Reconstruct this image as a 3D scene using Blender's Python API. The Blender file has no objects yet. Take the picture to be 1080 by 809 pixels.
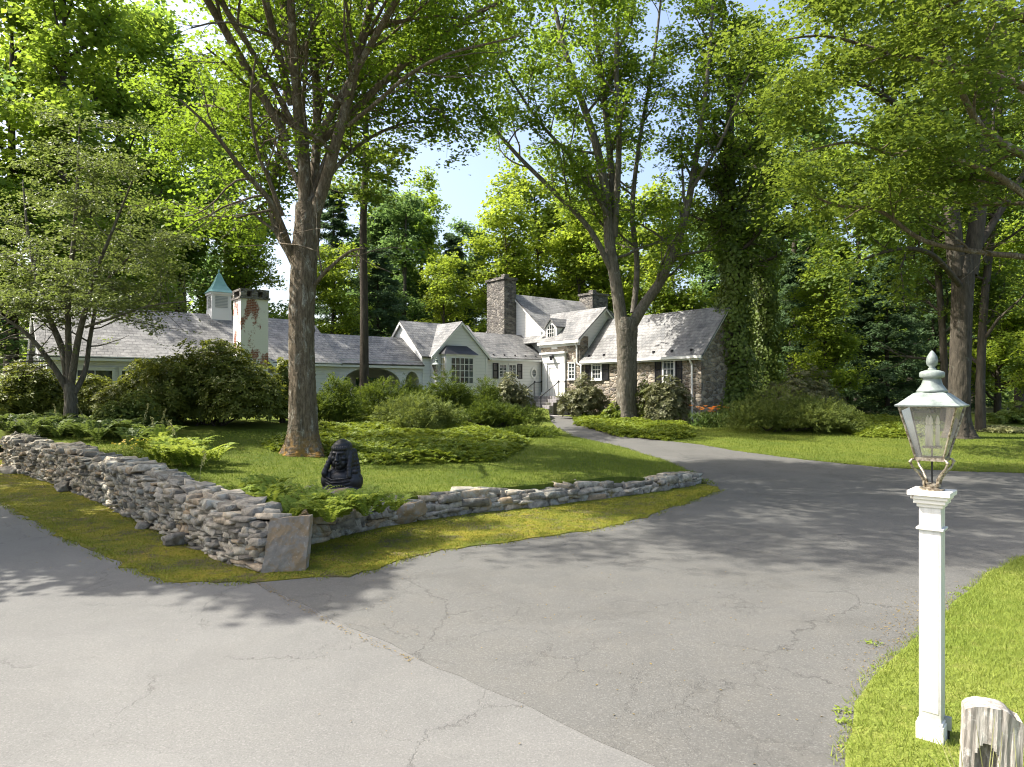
import bpy, bmesh, math, random
import numpy as np
from mathutils import Vector, Matrix
from mathutils.geometry import delaunay_2d_cdt

SC = bpy.context.scene
COL = SC.collection
R = math.radians
# ------------------------------------------------------------------ camera constants
F, CX, HY, EYE = 720.0, 540.0, 413.0, 2.45      # focal length in px of the 1080 px photograph, horizon row, eye height

def sm(t):
    t = np.clip(t, 0, 1)
    return t * t * (3 - 2 * t)

def G(x, y):
    """natural ground height"""
    return 1.05 * sm((np.asarray(y, float) - 14) / 32)

TH = R(38.2)
CT, ST = math.cos(TH), math.sin(TH)
def house_xy(X, Y):
    return (CT * X - ST * Y, ST * X + CT * Y)
def local_y(x, y):
    return -ST * x + CT * y

def ground_at(px, py, h=None):
    """point on the terrain seen at a photograph pixel"""
    h = h or G
    d0, d1 = 2.5, 160.0
    f = lambda d: EYE + (HY - py) / F * d - float(h((px - CX) / F * d, d))
    prev = d0
    d = d0
    while d < d1:
        d += 0.25
        if f(d) < 0:
            lo, hi = prev, d
            for _ in range(30):
                m = (lo + hi) / 2
                if f(m) < 0: hi = m
                else: lo = m
            d = (lo + hi) / 2
            return ((px - CX) / F * d, d)
        prev = d
    return ((px - CX) / F * d1, d1)

def at(px, py, d):
    return ((px - CX) / F * d, d, EYE + (HY - py) / F * d)

def poly_dist(x, y, line):
    x = np.asarray(x, float); y = np.asarray(y, float)
    best = np.full(np.broadcast(x, y).shape, 1e9)
    for (ax, ay), (bx, by) in zip(line[:-1], line[1:]):
        dx, dy = bx - ax, by - ay
        L = dx * dx + dy * dy + 1e-12
        t = np.clip(((x - ax) * dx + (y - ay) * dy) / L, 0, 1)
        best = np.minimum(best, np.hypot(x - ax - t * dx, y - ay - t * dy))
    return best

def inside(x, y, poly):
    x = np.asarray(x, float); y = np.asarray(y, float)
    c = np.zeros(x.shape, bool)
    n = len(poly)
    for i in range(n):
        x0, y0 = poly[i]; x1, y1 = poly[(i + 1) % n]
        if y0 == y1: continue
        cond = ((y0 > y) != (y1 > y)) & (x < (x1 - x0) * (y - y0) / (y1 - y0) + x0)
        c ^= cond
    return c

# ------------------------------------------------------------------ objects
def tag(o, label=None, cat=None, group=None, kind=None):
    if label: o['label'] = label
    if cat: o['category'] = cat
    if group: o['group'] = group
    if kind: o['kind'] = kind
    return o

def empty(name, loc=(0, 0, 0), rz=0.0, label=None, cat=None, group=None):
    o = bpy.data.objects.new(name, None)
    o.empty_display_size = 0.3
    COL.objects.link(o)
    o.location = loc
    o.rotation_euler = (0, 0, rz)
    return tag(o, label, cat, group)

def children(o):
    return [c for c in SC.objects if c.parent == o]

def copy_tree(o, parent=None):
    c = o.copy()
    COL.objects.link(c)
    if parent is not None: c.parent = parent
    for ch in children(o):
        copy_tree(ch, c)
    return c

def np_mesh(name, V, faces, mats, parent=None, smooth=False, mat_idx=None, uv=None, vcol=None):
    """faces: (n,3) or (n,4) array, or list of such arrays"""
    me = bpy.data.meshes.new(name)
    if not isinstance(faces, list): faces = [faces]
    faces = [np.asarray(f, np.int32) for f in faces if len(f)]
    V = np.asarray(V, np.float32)
    me.vertices.add(len(V))
    me.vertices.foreach_set('co', V.ravel())
    loops = np.concatenate([f.ravel() for f in faces])
    tot = np.concatenate([np.full(len(f), f.shape[1], np.int32) for f in faces])
    start = np.concatenate([[0], np.cumsum(tot)[:-1]]).astype(np.int32)
    me.loops.add(len(loops))
    me.loops.foreach_set('vertex_index', loops)
    me.polygons.add(len(tot))
    me.polygons.foreach_set('loop_start', start)
    me.polygons.foreach_set('loop_total', tot)
    if smooth:
        me.polygons.foreach_set('use_smooth', np.ones(len(tot), bool))
    if not isinstance(mats, (list, tuple)): mats = [mats]
    for m in mats: me.materials.append(m)
    if mat_idx is not None:
        me.polygons.foreach_set('material_index', np.asarray(mat_idx, np.int32))
    me.update(calc_edges=True)
    if vcol is not None:
        a = me.attributes.new('tint', 'FLOAT', 'POINT')
        a.data.foreach_set('value', np.asarray(vcol, np.float32))
    o = bpy.data.objects.new(name, me)
    COL.objects.link(o)
    if parent is not None: o.parent = parent
    return o

class MB:
    """collects shapes and links them as ONE mesh object"""
    def __init__(self, off=(0, 0, 0)):
        self.v, self.f, self.uv, self.mi = [], [], {}, {}
        self.off = off
        self.cur = 0
    def add(self, vs, fs, uvs=None):
        b = len(self.v)
        self.v += [(p[0] - self.off[0], p[1] - self.off[1], p[2] - self.off[2]) for p in vs]
        for i, f in enumerate(fs):
            if uvs: self.uv[len(self.f)] = uvs[i]
            if self.cur: self.mi[len(self.f)] = self.cur
            self.f.append(tuple(b + k for k in f))
    def hexa(self, p):
        """8 points: bottom 4 ccw, top 4 ccw"""
        self.add(p, [(3, 2, 1, 0), (4, 5, 6, 7), (0, 1, 5, 4), (1, 2, 6, 5), (2, 3, 7, 6), (3, 0, 4, 7)])
    def box(self, x0, x1, y0, y1, z0, z1):
        self.hexa([(x0, y0, z0), (x1, y0, z0), (x1, y1, z0), (x0, y1, z0), (x0, y0, z1), (x1, y0, z1), (x1, y1, z1), (x0, y1, z1)])
    def fbox(self, fr, a0, a1, z0, z1, d0, d1):
        """box in a facade frame fr=(o,u,n): along u, up z, out of the wall along n"""
        o, u, n = fr
        P = lambda a, d, z: (o[0] + u[0] * a + n[0] * d, o[1] + u[1] * a + n[1] * d, z)
        self.hexa([P(a0, d1, z0), P(a1, d1, z0), P(a1, d0, z0), P(a0, d0, z0), P(a0, d1, z1), P(a1, d1, z1), P(a1, d0, z1), P(a0, d0, z1)])
    def prism(self, poly, ext):
        """poly: list of 3D points (planar), extruded by vector ext"""
        n = len(poly)
        q = [(p[0] + ext[0], p[1] + ext[1], p[2] + ext[2]) for p in poly]
        self.add(list(poly) + q, [tuple(range(n))[::-1], tuple(range(n, 2 * n))] + [(i, (i + 1) % n, n + (i + 1) % n, n + i) for i in range(n)])
    def tube(self, pts, rad, n=8, cap=True):
        pts = [Vector(p) for p in pts]
        if not hasattr(rad, '__len__'): rad = [rad] * len(pts)
        T = []
        for i in range(len(pts)):
            a = pts[max(i - 1, 0)]; b = pts[min(i + 1, len(pts) - 1)]
            T.append((b - a).normalized())
        up = Vector((0, 0, 1)) if abs(T[0].z) < .9 else Vector((1, 0, 0))
        X = T[0].cross(up).normalized()
        vs, fs = [], []
        for i, p in enumerate(pts):
            X = (X - T[i] * X.dot(T[i])).normalized()
            Y = T[i].cross(X)
            for k in range(n):
                a = 2 * math.pi * k / n
                vs.append(tuple(p + (X * math.cos(a) + Y * math.sin(a)) * rad[i]))
        for i in range(len(pts) - 1):
            for k in range(n):
                fs.append((i * n + k, i * n + (k + 1) % n, (i + 1) * n + (k + 1) % n, (i + 1) * n + k))
        if cap:
            fs.append(tuple(range(n))[::-1]); fs.append(tuple(range((len(pts) - 1) * n, len(pts) * n)))
        self.add(vs, fs)
    def lathe(self, prof, c=(0, 0, 0), n=16, rot=0.0):
        """prof: [(r,z)]"""
        vs, fs = [], []
        for r, z in prof:
            for k in range(n):
                a = 2 * math.pi * k / n + rot
                vs.append((c[0] + r * math.cos(a), c[1] + r * math.sin(a), c[2] + z))
        m = len(prof)
        for i in range(m - 1):
            for k in range(n):
                fs.append((i * n + k, i * n + (k + 1) % n, (i + 1) * n + (k + 1) % n, (i + 1) * n + k))
        fs.append(tuple(range(n))[::-1]); fs.append(tuple(range((m - 1) * n, m * n)))
        self.add(vs, fs)
    def build(self, name, mats, parent=None, smooth=False, bevel=0):
        me = bpy.data.meshes.new(name)
        me.from_pydata(self.v, [], self.f)
        if not isinstance(mats, (list, tuple)): mats = [mats]
        for m in mats: me.materials.append(m)
        for i, k in self.mi.items(): me.polygons[i].material_index = k
        if self.uv:
            uvl = me.uv_layers.new(name='UVMap')
            for i, uvs in self.uv.items():
                for li, c in zip(me.polygons[i].loop_indices, uvs):
                    uvl.data[li].uv = c
        if smooth:
            for p in me.polygons: p.use_smooth = True
        me.update()
        o = bpy.data.objects.new(name, me)
        COL.objects.link(o)
        if parent is not None: o.parent = parent
        if bevel:
            md = o.modifiers.new('edge', 'BEVEL'); md.width = bevel; md.segments = 2; md.limit_method = 'ANGLE'
        return o

# ------------------------------------------------------------------ materials
class NT:
    def __init__(self, name):
        self.m = bpy.data.materials.new(name)
        self.m.use_nodes = True
        self.t = self.m.node_tree
        self.t.nodes.clear()
        self.out = self.n('ShaderNodeOutputMaterial')
    def n(self, typ, **kw):
        nd = self.t.nodes.new(typ)
        for k, v in kw.items():
            if k.startswith('i_'):
                nd.inputs[k[2:].replace('_', ' ')].default_value = v
            else: setattr(nd, k, v)
        return nd
    def l(self, a, b): self.t.links.new(a, b); return b
    def coord(self, which='Object'):
        return self.n('ShaderNodeTexCoord').outputs[which]
    def mapping(self, vec, scale=(1, 1, 1), rot=(0, 0, 0), loc=(0, 0, 0)):
        m = self.n('ShaderNodeMapping'); m.inputs['Scale'].default_value = scale; m.inputs['Rotation'].default_value = rot
        m.inputs['Location'].default_value = loc
        self.l(vec, m.inputs['Vector']); return m.outputs[0]
    def noise(self, vec, scale, detail=4, rough=.55, dist=0.0, out=0):
        nd = self.n('ShaderNodeTexNoise'); nd.inputs['Scale'].default_value = scale; nd.inputs['Detail'].default_value = detail
        nd.inputs['Roughness'].default_value = rough; nd.inputs['Distortion'].default_value = dist
        if vec is not None: self.l(vec, nd.inputs['Vector'])
        return nd.outputs[out]
    def voro(self, vec, scale, feature='F1', out='Distance', rand=1.0):
        nd = self.n('ShaderNodeTexVoronoi', feature=feature); nd.inputs['Scale'].default_value = scale
        nd.inputs['Randomness'].default_value = rand
        self.l(vec, nd.inputs['Vector']); return nd.outputs[out]
    def ramp(self, fac, stops, interp='LINEAR'):
        nd = self.n('ShaderNodeValToRGB'); cr = nd.color_ramp; cr.interpolation = interp
        while len(cr.elements) < len(stops): cr.elements.new(.5)
        for e, (p, c) in zip(cr.elements, stops):
            e.position = p
            e.color = (c, c, c, 1) if not hasattr(c, '__len__') else (*c, 1)
        self.l(fac, nd.inputs[0]); return nd.outputs[0]
    def mix(self, fac, a, b, blend='MIX'):
        nd = self.n('ShaderNodeMix', data_type='RGBA', blend_type=blend)
        for s, v in ((nd.inputs[0], fac), (nd.inputs[6], a), (nd.inputs[7], b)):
            if hasattr(v, 'node'): self.l(v, s)
            elif hasattr(v, '__len__'): s.default_value = (*v, 1)
            else: s.default_value = v if s == nd.inputs[0] else (v, v, v, 1)
        return nd.outputs[2]
    def math(self, op, a, b=0.0, c=0.0):
        nd = self.n('ShaderNodeMath', operation=op)
        for s, v in zip(nd.inputs, (a, b, c)):
            if hasattr(v, 'node'): self.l(v, s)
            else: s.default_value = v
        return nd.outputs[0]
    def bump(self, h, strength=.3, dist=.02):
        nd = self.n('ShaderNodeBump'); nd.inputs['Strength'].default_value = strength; nd.inputs['Distance'].default_value = dist
        self.l(h, nd.inputs['Height']); return nd.outputs[0]
    def pbsdf(self, col, rough=.7, spec=.3, normal=None, metal=0.0):
        b = self.n('ShaderNodeBsdfPrincipled')
        for nm, v in (('Base Color', col), ('Roughness', rough), ('Specular IOR Level', spec), ('Metallic', metal)):
            s = b.inputs[nm]
            if hasattr(v, 'node'): self.l(v, s)
            elif hasattr(v, '__len__'): s.default_value = (*v, 1)
            else: s.default_value = v
        if normal is not None: self.l(normal, b.inputs['Normal'])
        return b
    def done(self, sh):
        self.l(sh.outputs[0] if hasattr(sh, 'outputs') else sh, self.out.inputs[0]); return self.m

def plain(name, col, rough=.6, spec=.3, metal=0.0, var=.15, scale=3.0, bump=0.0):
    t = NT(name); v = t.coord()
    n = t.noise(v, scale, 6)
    c = t.mix(n, tuple(x * (1 - var) for x in col), tuple(min(1, x * (1 + var)) for x in col))
    nm = t.bump(t.noise(v, scale * 12, 4), bump, .01) if bump else None
    return t.done(t.pbsdf(c, rough, spec, nm, metal))

def leafmat(name, dark, light, trans=.35, tcol=None, rough=.5, spec=.25, patch=.35):
    """leaf colour differs leaf by leaf and from one spray to the next"""
    t = NT(name)
    g = t.n('ShaderNodeNewGeometry')
    nz = t.noise(t.coord(), patch, 2)
    f = t.math('ADD', t.math('MULTIPLY', g.outputs['Random Per Island'], .38), t.math('MULTIPLY', t.math('SUBTRACT', nz, .25), 1.15))
    c = t.mix(f, dark, light)
    b = t.pbsdf(c, rough, spec)
    tr = t.n('ShaderNodeBsdfTranslucent')
    tc = t.mix(.5, c, tcol or tuple(min(1, x * 1.6) for x in light))
    t.l(tc, tr.inputs[0])
    mx = t.n('ShaderNodeMixShader'); mx.inputs[0].default_value = trans
    t.l(b.outputs[0], mx.inputs[1]); t.l(tr.outputs[0], mx.inputs[2])
    return t.done(mx)

def barkmat(name, dark, light, lichen=(.42, .42, .36), lich=.5, scale=1.0, moss=False):
    t = NT(name); v = t.coord()
    vs = t.mapping(v, (5 * scale, 5 * scale, .9 * scale))
    n1 = t.noise(vs, 2.2, 8, .65, .4)
    n2 = t.noise(t.mapping(v, (9 * scale, 9 * scale, 1.6 * scale)), 3, 6, .6, .8)
    c = t.mix(t.ramp(n1, [(.3, 0), (.68, 1)]), dark, light)
    pl = t.ramp(t.noise(t.mapping(v, (1.2, 1.2, .5)), 2.3 * scale, 8, .7, .5), [(.62 - .14 * lich, 0), (.72 - .1 * lich, 1)])
    pl = t.math('MULTIPLY', pl, t.ramp(n2, [(.35, 0), (.6, 1)]))
    c = t.mix(pl, c, lichen)
    if moss:
        z = t.n('ShaderNodeSeparateXYZ'); t.l(v, z.inputs[0])
        mk = t.math('MULTIPLY', t.ramp(z.outputs[2], [(.0, 1), (.75, 0)]), t.ramp(t.noise(v, 6, 5), [(.4, 0), (.58, 1)]))
        c = t.mix(mk, c, (.30, .17, .04))
    h = t.math('ADD', n1, t.math('MULTIPLY', n2, .7))
    return t.done(t.pbsdf(c, .9, .15, t.bump(h, .9, .05)))

M = {}
def make_materials():
    # asphalt of road and drive
    def asphalt(name, base, crack_scale, crack_amt, warm, seed):
        t = NT(name); v = t.mapping(t.coord(), loc=(seed, seed * .7, 0))
        big = t.noise(v, .22, 5, .6); mid = t.noise(v, 1.6, 6, .65)
        fine = t.noise(v, 60, 3, .75); grit = t.voro(v, 95, out='Color')
        c = t.mix(t.ramp(big, [(.3, 0), (.7, 1)]), tuple(b * .84 for b in base), tuple(b * 1.12 for b in base))
        c = t.mix(t.math('MULTIPLY', t.ramp(mid, [(.45, 0), (.75, 1)]), .35), c, warm)
        sp = t.ramp(fine, [(.3, .80), (.5, 1.0), (.7, 1.15)])
        c = t.mix(1.0, c, sp, 'MULTIPLY')
        sg = t.n('ShaderNodeSeparateColor'); t.l(grit, sg.inputs[0])
        c = t.mix(t.math('MULTIPLY', t.ramp(sg.outputs[0], [(.86, 0), (.88, 1)]), .16), c, (.30, .295, .28))
        c = t.mix(t.math('MULTIPLY', t.ramp(sg.outputs[1], [(.86, 0), (.88, 1)]), .28), c, (.08, .08, .08))
        st = t.ramp(t.noise(v, .55, 6, .68, .8), [(.52, 0), (.66, 1)])
        c = t.mix(t.math('MULTIPLY', st, .30), c, tuple(b * .62 for b in base))
        st2 = t.ramp(t.noise(t.mapping(v, rot=(0, 0, R(45)), scale=(.25, 1.6, 1)), .9, 4, .6), [(.55, 0), (.7, 1)])
        c = t.mix(t.math('MULTIPLY', st2, .22), c, tuple(min(1, b * 1.3) for b in base))
        dv = t.n('ShaderNodeVectorMath', operation='ADD')
        nd = t.noise(v, 1.3, 6, .7, out=1)
        sc = t.n('ShaderNodeVectorMath', operation='SCALE'); t.l(nd, sc.inputs[0]); sc.inputs['Scale'].default_value = .9
        t.l(v, dv.inputs[0]); t.l(sc.outputs[0], dv.inputs[1])
        def cracks(scale, width, lo, hi, ms):
            e = t.voro(dv.outputs[0], scale, 'DISTANCE_TO_EDGE')
            k = t.ramp(e, [(0, 1), (width, 0)])
            return t.math('MULTIPLY', k, t.ramp(t.noise(v, ms, 3, .6), [(lo, 0), (hi, 1)]))
        k = t.math('MAXIMUM', cracks(crack_scale, .008 * crack_amt, .5, .6, .35), t.math('MULTIPLY', cracks(crack_scale * 3.4, .020 * crack_amt, .46, .58, .5), .8))
        k = t.math('MAXIMUM', k, t.math('MULTIPLY', cracks(crack_scale * 9, .035 * crack_amt, .5, .66, .4), .5 if crack_amt > .6 else .1))
        c = t.mix(t.math('MULTIPLY', k, .48), c, (.030, .028, .025))
        h = t.math('SUBTRACT', t.math('ADD', t.math('MULTIPLY', fine, .5), t.math('MULTIPLY', sg.outputs[2], .4)), t.math('MULTIPLY', k, 2.0))
        M[name] = t.done(t.pbsdf(c, .88, .25, t.bump(h, .35, .012)))
    asphalt('asphalt_road', (.136, .135, .128), .20, .5, (.154, .150, .138), 3.0)
    asphalt('asphalt_drive', (.101, .100, .093), .42, .9, (.132, .125, .108), 17.0)
    # lawn turf
    def turf(name, dark, light, dry, sc=1.0, soil=None):
        t = NT(name); v = t.coord()
        a = t.noise(v, .5 * sc, 5, .6); b = t.noise(v, 3.2 * sc, 6, .7); f = t.noise(t.mapping(v, (1, 1, .3)), 42, 4, .8)
        c = t.mix(t.ramp(a, [(.35, 0), (.65, 1)]), dark, light)
        c = t.mix(t.math('MULTIPLY', t.ramp(b, [(.5, 0), (.72, 1)]), .55), c, dry)
        if soil: c = t.mix(t.math('MULTIPLY', t.ramp(t.noise(v, 1.5, 7, .72, .5), [(.5, 0), (.6, 1)]), .8), c, soil)
        c = t.mix(1.0, c, t.ramp(f, [(.3, .6), (.7, 1.4)]), 'MULTIPLY')
        M[name] = t.done(t.pbsdf(c, .9, .1, t.bump(f, .9, .04)))
    turf('turf', (.075, .108, .017), (.125, .155, .024), (.20, .19, .045))  # darkened lawn colour, dappled tree shade put into the tone
    turf('turf_sunlit', (.16, .215, .035), (.23, .27, .055), (.31, .28, .09))  # lighter copy of the lawn colour with sunlight put into it
    turf('moss_ground', (.10, .125, .024), (.25, .22, .03), (.40, .27, .05), 1.6, (.10, .085, .06))  # moss and soil; the contrast also paints sun patches and shade
    turf('forest_floor', (.035, .045, .015), (.06, .065, .02), (.10, .075, .04), .6)
    # masonry of split fieldstone
    def masonry(name, c1, c2, c3, scale, mort=(.30, .28, .25)):
        t = NT(name); v = t.coord()
        w = t.n('ShaderNodeVectorMath', operation='ADD'); s = t.n('ShaderNodeVectorMath', operation='SCALE')
        t.l(t.noise(v, 2.5, 3, out=1), s.inputs[0]); s.inputs['Scale'].default_value = .22
        t.l(v, w.inputs[0]); t.l(s.outputs[0], w.inputs[1])
        vv = t.mapping(w.outputs[0], (scale, scale, scale * 1.9))
        e = t.voro(vv, 1, 'DISTANCE_TO_EDGE'); cc = t.voro(vv, 1, 'F1', 'Color')
        sp = t.n('ShaderNodeSeparateColor'); t.l(cc, sp.inputs[0])
        c = t.ramp(sp.outputs[0], [(0, c1), (.45, c2), (.8, c3), (1, (.10, .09, .085))])
        c = t.mix(1.0, c, t.ramp(t.noise(v, 14, 5, .7), [(.3, .65), (.7, 1.3)]), 'MULTIPLY')
        k = t.ramp(e, [(.03, 1), (.075, 0)])
        c = t.mix(k, c, mort)
        h = t.math('ADD', t.ramp(e, [(0, 0), (.14, 1)]), t.math('MULTIPLY', t.noise(v, 20, 4), .4))
        M[name] = t.done(t.pbsdf(c, .9, .15, t.bump(h, .9, .06)))
    masonry('house_stone', (.15, .125, .10), (.30, .25, .19), (.42, .37, .30), 2.6)
    masonry('chimney_stone', (.10, .095, .09), (.17, .16, .145), (.27, .25, .22), 3.4, (.2, .19, .18))
    # slate roofing, laid in UV metres
    def slate(name, c1, c2, stain, lich):
        t = NT(name); uv = t.coord('UV'); v = t.coord()
        b = t.n('ShaderNodeTexBrick'); b.offset = .5
        for k, x in (('Scale', 1.0), ('Mortar Size', .012), ('Brick Width', .28), ('Row Height', .24), ('Bias', 0.0), ('Mortar Smooth', .1)):
            b.inputs[k].default_value = x
        b.inputs['Color1'].default_value = (*c1, 1); b.inputs['Color2'].default_value = (*c2, 1); b.inputs['Mortar'].default_value = (.06, .06, .06, 1)
        t.l(uv, b.inputs['Vector'])
        c = t.mix(t.math('MULTIPLY', t.ramp(t.noise(v, .55, 7, .7, .6), [(.42, 0), (.62, 1)]), .75), b.outputs['Color'], lich)
        c = t.mix(t.math('MULTIPLY', t.ramp(t.noise(v, .9, 6, .65, .3), [(.56, 0), (.7, 1)]), .6), c, stain)
        vv = t.voro(t.mapping(uv, (3.57, 4.17, 1)), 1, out='Color')
        c = t.mix(1.0, c, t.ramp(t.noise(v, 7, 5, .7), [(.3, .7), (.7, 1.25)]), 'MULTIPLY')
        sx = t.n('ShaderNodeSeparateXYZ'); t.l(uv, sx.inputs[0])
        saw = t.math('FRACT', t.math('DIVIDE', sx.outputs[1], .24))
        h = t.math('ADD', t.math('MULTIPLY', saw, -.8), t.math('MULTIPLY', b.outputs['Fac'], -1.0))
        h = t.math('ADD', h, t.math('MULTIPLY', t.noise(v, 9, 4), .7))
        M[name] = t.done(t.pbsdf(c, .6, .4, t.bump(h, .8, .03)))
    slate('slate_roof', (.078, .082, .086), (.155, .154, .15), (.055, .053, .05), (.27, .267, .26))
    slate('shake_roof', (.10, .10, .098), (.185, .182, .175), (.065, .062, .058), (.25, .247, .238))
    # white clapboards: fine shadow lines
    t = NT('clapboard'); v = t.coord(); sx = t.n('ShaderNodeSeparateXYZ'); t.l(v, sx.inputs[0])
    saw = t.math('FRACT', t.math('DIVIDE', sx.outputs[2], .19))
    nz = t.noise(v, 1.2, 6, .7)
    c = t.mix(nz, (.64, .645, .635), (.75, .75, .735))
    c = t.mix(t.ramp(saw, [(0, .8), (.10, 0)]), c, (.35, .36, .36))
    M['clapboard'] = t.done(t.pbsdf(c, .6, .25, t.bump(saw, -.6, .02)))
    M['white_trim'] = plain('white_trim', (.70, .70, .685), .5, .3, var=.06, scale=2)
    t = NT('white_post'); v = t.coord(); z = t.n('ShaderNodeSeparateXYZ'); t.l(v, z.inputs[0])
    n = t.noise(t.mapping(v, (16, 16, .8)), 2.2, 7, .7)
    c = t.mix(t.ramp(n, [(.42, 0), (.75, .8)]), (.64, .64, .62), (.45, .44, .40))
    sp = t.math('MULTIPLY', t.ramp(t.noise(v, 34, 6, .7), [(.6, 0), (.68, 1)]), .6)
    c = t.mix(sp, c, (.40, .37, .30))
    low = t.math('MULTIPLY', t.ramp(z.outputs[2], [(.1, 1), (.42, 0)]), t.ramp(t.noise(v, 18, 5, .7), [(.42, 0), (.6, 1)]))
    c = t.mix(t.math('MULTIPLY', low, .6), c, (.30, .29, .17))
    M['white_post'] = t.done(t.pbsdf(c, .55, .3, t.bump(n, .12, .004)))
    t = NT('worn_white'); v = t.coord()
    n = t.noise(v, 26, 8, .7, .3)
    c = t.mix(t.ramp(n, [(.58, 0), (.68, 1)]), (.74, .72, .67), (.36, .27, .20))
    M['worn_white'] = t.done(t.pbsdf(c, .7, .2, t.bump(n, .2, .004)))
    # whitewashed peeling brick
    t = NT('peeling_brick'); v = t.coord()
    s0 = t.n('ShaderNodeSeparateXYZ'); t.l(v, s0.inputs[0])
    comb = t.n('ShaderNodeCombineXYZ')
    t.l(t.math('ADD', s0.outputs[0], s0.outputs[1]), comb.inputs[0]); t.l(s0.outputs[2], comb.inputs[1])
    b = t.n('ShaderNodeTexBrick'); 
    for k, x in (('Scale', 1.0), ('Mortar Size', .008), ('Brick Width', .22), ('Row Height', .075)): b.inputs[k].default_value = x
    b.inputs['Color1'].default_value = (.28, .10, .065, 1); b.inputs['Color2'].default_value = (.20, .075, .05, 1); b.inputs['Mortar'].default_value = (.35, .31, .27, 1)
    t.l(comb.outputs[0], b.inputs['Vector'])
    pn = t.math('ADD', t.noise(t.mapping(v, (1, 1, .45)), 1.6, 3, .5), t.math('MULTIPLY', t.noise(v, 13, 6, .8), .42))
    k = t.ramp(pn, [(.755, 1), (.80, 0)])
    c = t.mix(t.math('SUBTRACT', 1.0, k), t.mix(.12, (.72, .72, .68), b.outputs['Color']), b.outputs['Color'])
    M['peeling_brick'] = t.done(t.pbsdf(c, .85, .15, t.bump(b.outputs['Fac'], -.7, .02)))
    # dry-stone wall: a colour for each stone
    t = NT('field_stone'); v = t.coord(); g = t.n('ShaderNodeNewGeometry')
    c = t.ramp(g.outputs['Random Per Island'], [(0, (.15, .138, .115)), (.3, (.27, .247, .205)), (.6, (.37, .335, .27)), (.85, (.46, .41, .32)), (1, (.35, .26, .165))])
    n1 = t.noise(v, 9, 8, .72); n2 = t.noise(v, 3.5, 6, .7, .4)
    c = t.mix(1.0, c, t.ramp(n1, [(.28, .35), (.7, 1.4)]), 'MULTIPLY')
    c = t.mix(t.math('MULTIPLY', t.ramp(n2, [(.54, 0), (.62, 1)]), .6), c, (.40, .41, .36))
    c = t.mix(t.math('MULTIPLY', t.ramp(t.noise(v, 2.1, 5, .7), [(.62, 0), (.7, 1)]), .8), c, (.15, .12, .025))
    M['field_stone'] = t.done(t.pbsdf(c, .92, .12, t.bump(t.math('ADD', n1, n2), .8, .03)))
    t = NT('granite_slab'); v = t.coord()
    n1 = t.noise(v, 11, 8, .75); n2 = t.noise(v, 4, 6, .7, .5)
    c = t.mix(n1, (.15, .135, .115), (.40, .36, .30))
    c = t.mix(t.math('MULTIPLY', t.ramp(n2, [(.46, 0), (.56, 1)]), .7), c, (.29, .20, .10))
    c = t.mix(t.math('MULTIPLY', t.ramp(t.noise(v, 18, 6, .7), [(.6, 0), (.66, 1)]), .7), c, (.42, .43, .37))
    M['granite_slab'] = t.done(t.pbsdf(c, .9, .12, t.bump(n1, .6, .03)))
    t = NT('bluestone'); v = t.coord()
    bb = t.voro(t.mapping(v, (1.1, 1.1, 0)), 1, 'DISTANCE_TO_EDGE'); cc = t.voro(t.mapping(v, (1.1, 1.1, 0)), 1, 'F1', 'Color')
    sp = t.n('ShaderNodeSeparateColor'); t.l(cc, sp.inputs[0])
    c = t.ramp(sp.outputs[0], [(0, (.22, .21, .22)), (1, (.36, .34, .33))])
    c = t.mix(t.ramp(bb, [(.02, 1), (.04, 0)]), c, (.10, .10, .08))
    M['bluestone'] = t.done(t.pbsdf(c, .8, .2))
    # metals, glass, wood
    t = NT('verdigris'); v = t.coord(); n = t.noise(v, 14, 8, .7)
    c = t.mix(t.ramp(n, [(.35, 0), (.65, 1)]), (.12, .145, .135), (.26, .30, .275))
    c = t.mix(t.ramp(t.noise(v, 30, 5, .7), [(.62, 0), (.7, 1)]), c, (.20, .17, .13))
    M['verdigris'] = t.done(t.pbsdf(c, .55, .35, t.bump(n, .1, .005), .15))
    M['copper_green'] = plain('copper_green', (.17, .33, .31), .5, .35, var=.25, scale=5)
    t = NT('aged_brass'); v = t.coord(); n = t.noise(v, 40, 6, .7)
    c = t.mix(t.ramp(n, [(.4, 0), (.6, 1)]), (.10, .075, .05), (.42, .38, .30))
    M['aged_brass'] = t.done(t.pbsdf(c, .4, .5, None, .6))
    M['bronze_black'] = plain('bronze_black', (.018, .019, .022), .44, .5, .3, var=.6, scale=12, bump=.3)
    M['black_paint'] = plain('black_paint', (.018, .018, .022), .45, .4, var=.2)
    M['dark_copper'] = plain('dark_copper', (.03, .03, .035), .42, .5, .2, var=.4, scale=4)
    M['grey_metal'] = plain('grey_metal', (.36, .38, .38), .45, .4, .5, var=.1)
    t = NT('window_glass'); v = t.coord()
    n = t.noise(v, 1.4, 3, .6)
    b = t.pbsdf(t.mix(t.ramp(n, [(.4, 0), (.65, 1)]), (.012, .016, .018), (.10, .12, .12)), .06, .8)
    M['window_glass'] = t.done(b)
    t = NT('yellow_pane_mat'); b = t.pbsdf((.35, .30, .10), .15, .6)
    M['yellow_pane'] = t.done(b)  # plain even yellow pane, no emission
    t = NT('lantern_glass')
    tr = t.n('ShaderNodeBsdfTransparent'); gl = t.n('ShaderNodeBsdfGlossy'); gl.inputs['Roughness'].default_value = .04
    df = t.n('ShaderNodeBsdfDiffuse'); df.inputs[0].default_value = (.62, .60, .54, 1)
    fr = t.n('ShaderNodeFresnel'); fr.inputs[0].default_value = 1.45
    m1 = t.n('ShaderNodeMixShader'); m2 = t.n('ShaderNodeMixShader')
    gn = t.ramp(t.noise(t.coord(), 5, 4, .6), [(.3, .10), (.7, .26)])
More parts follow.
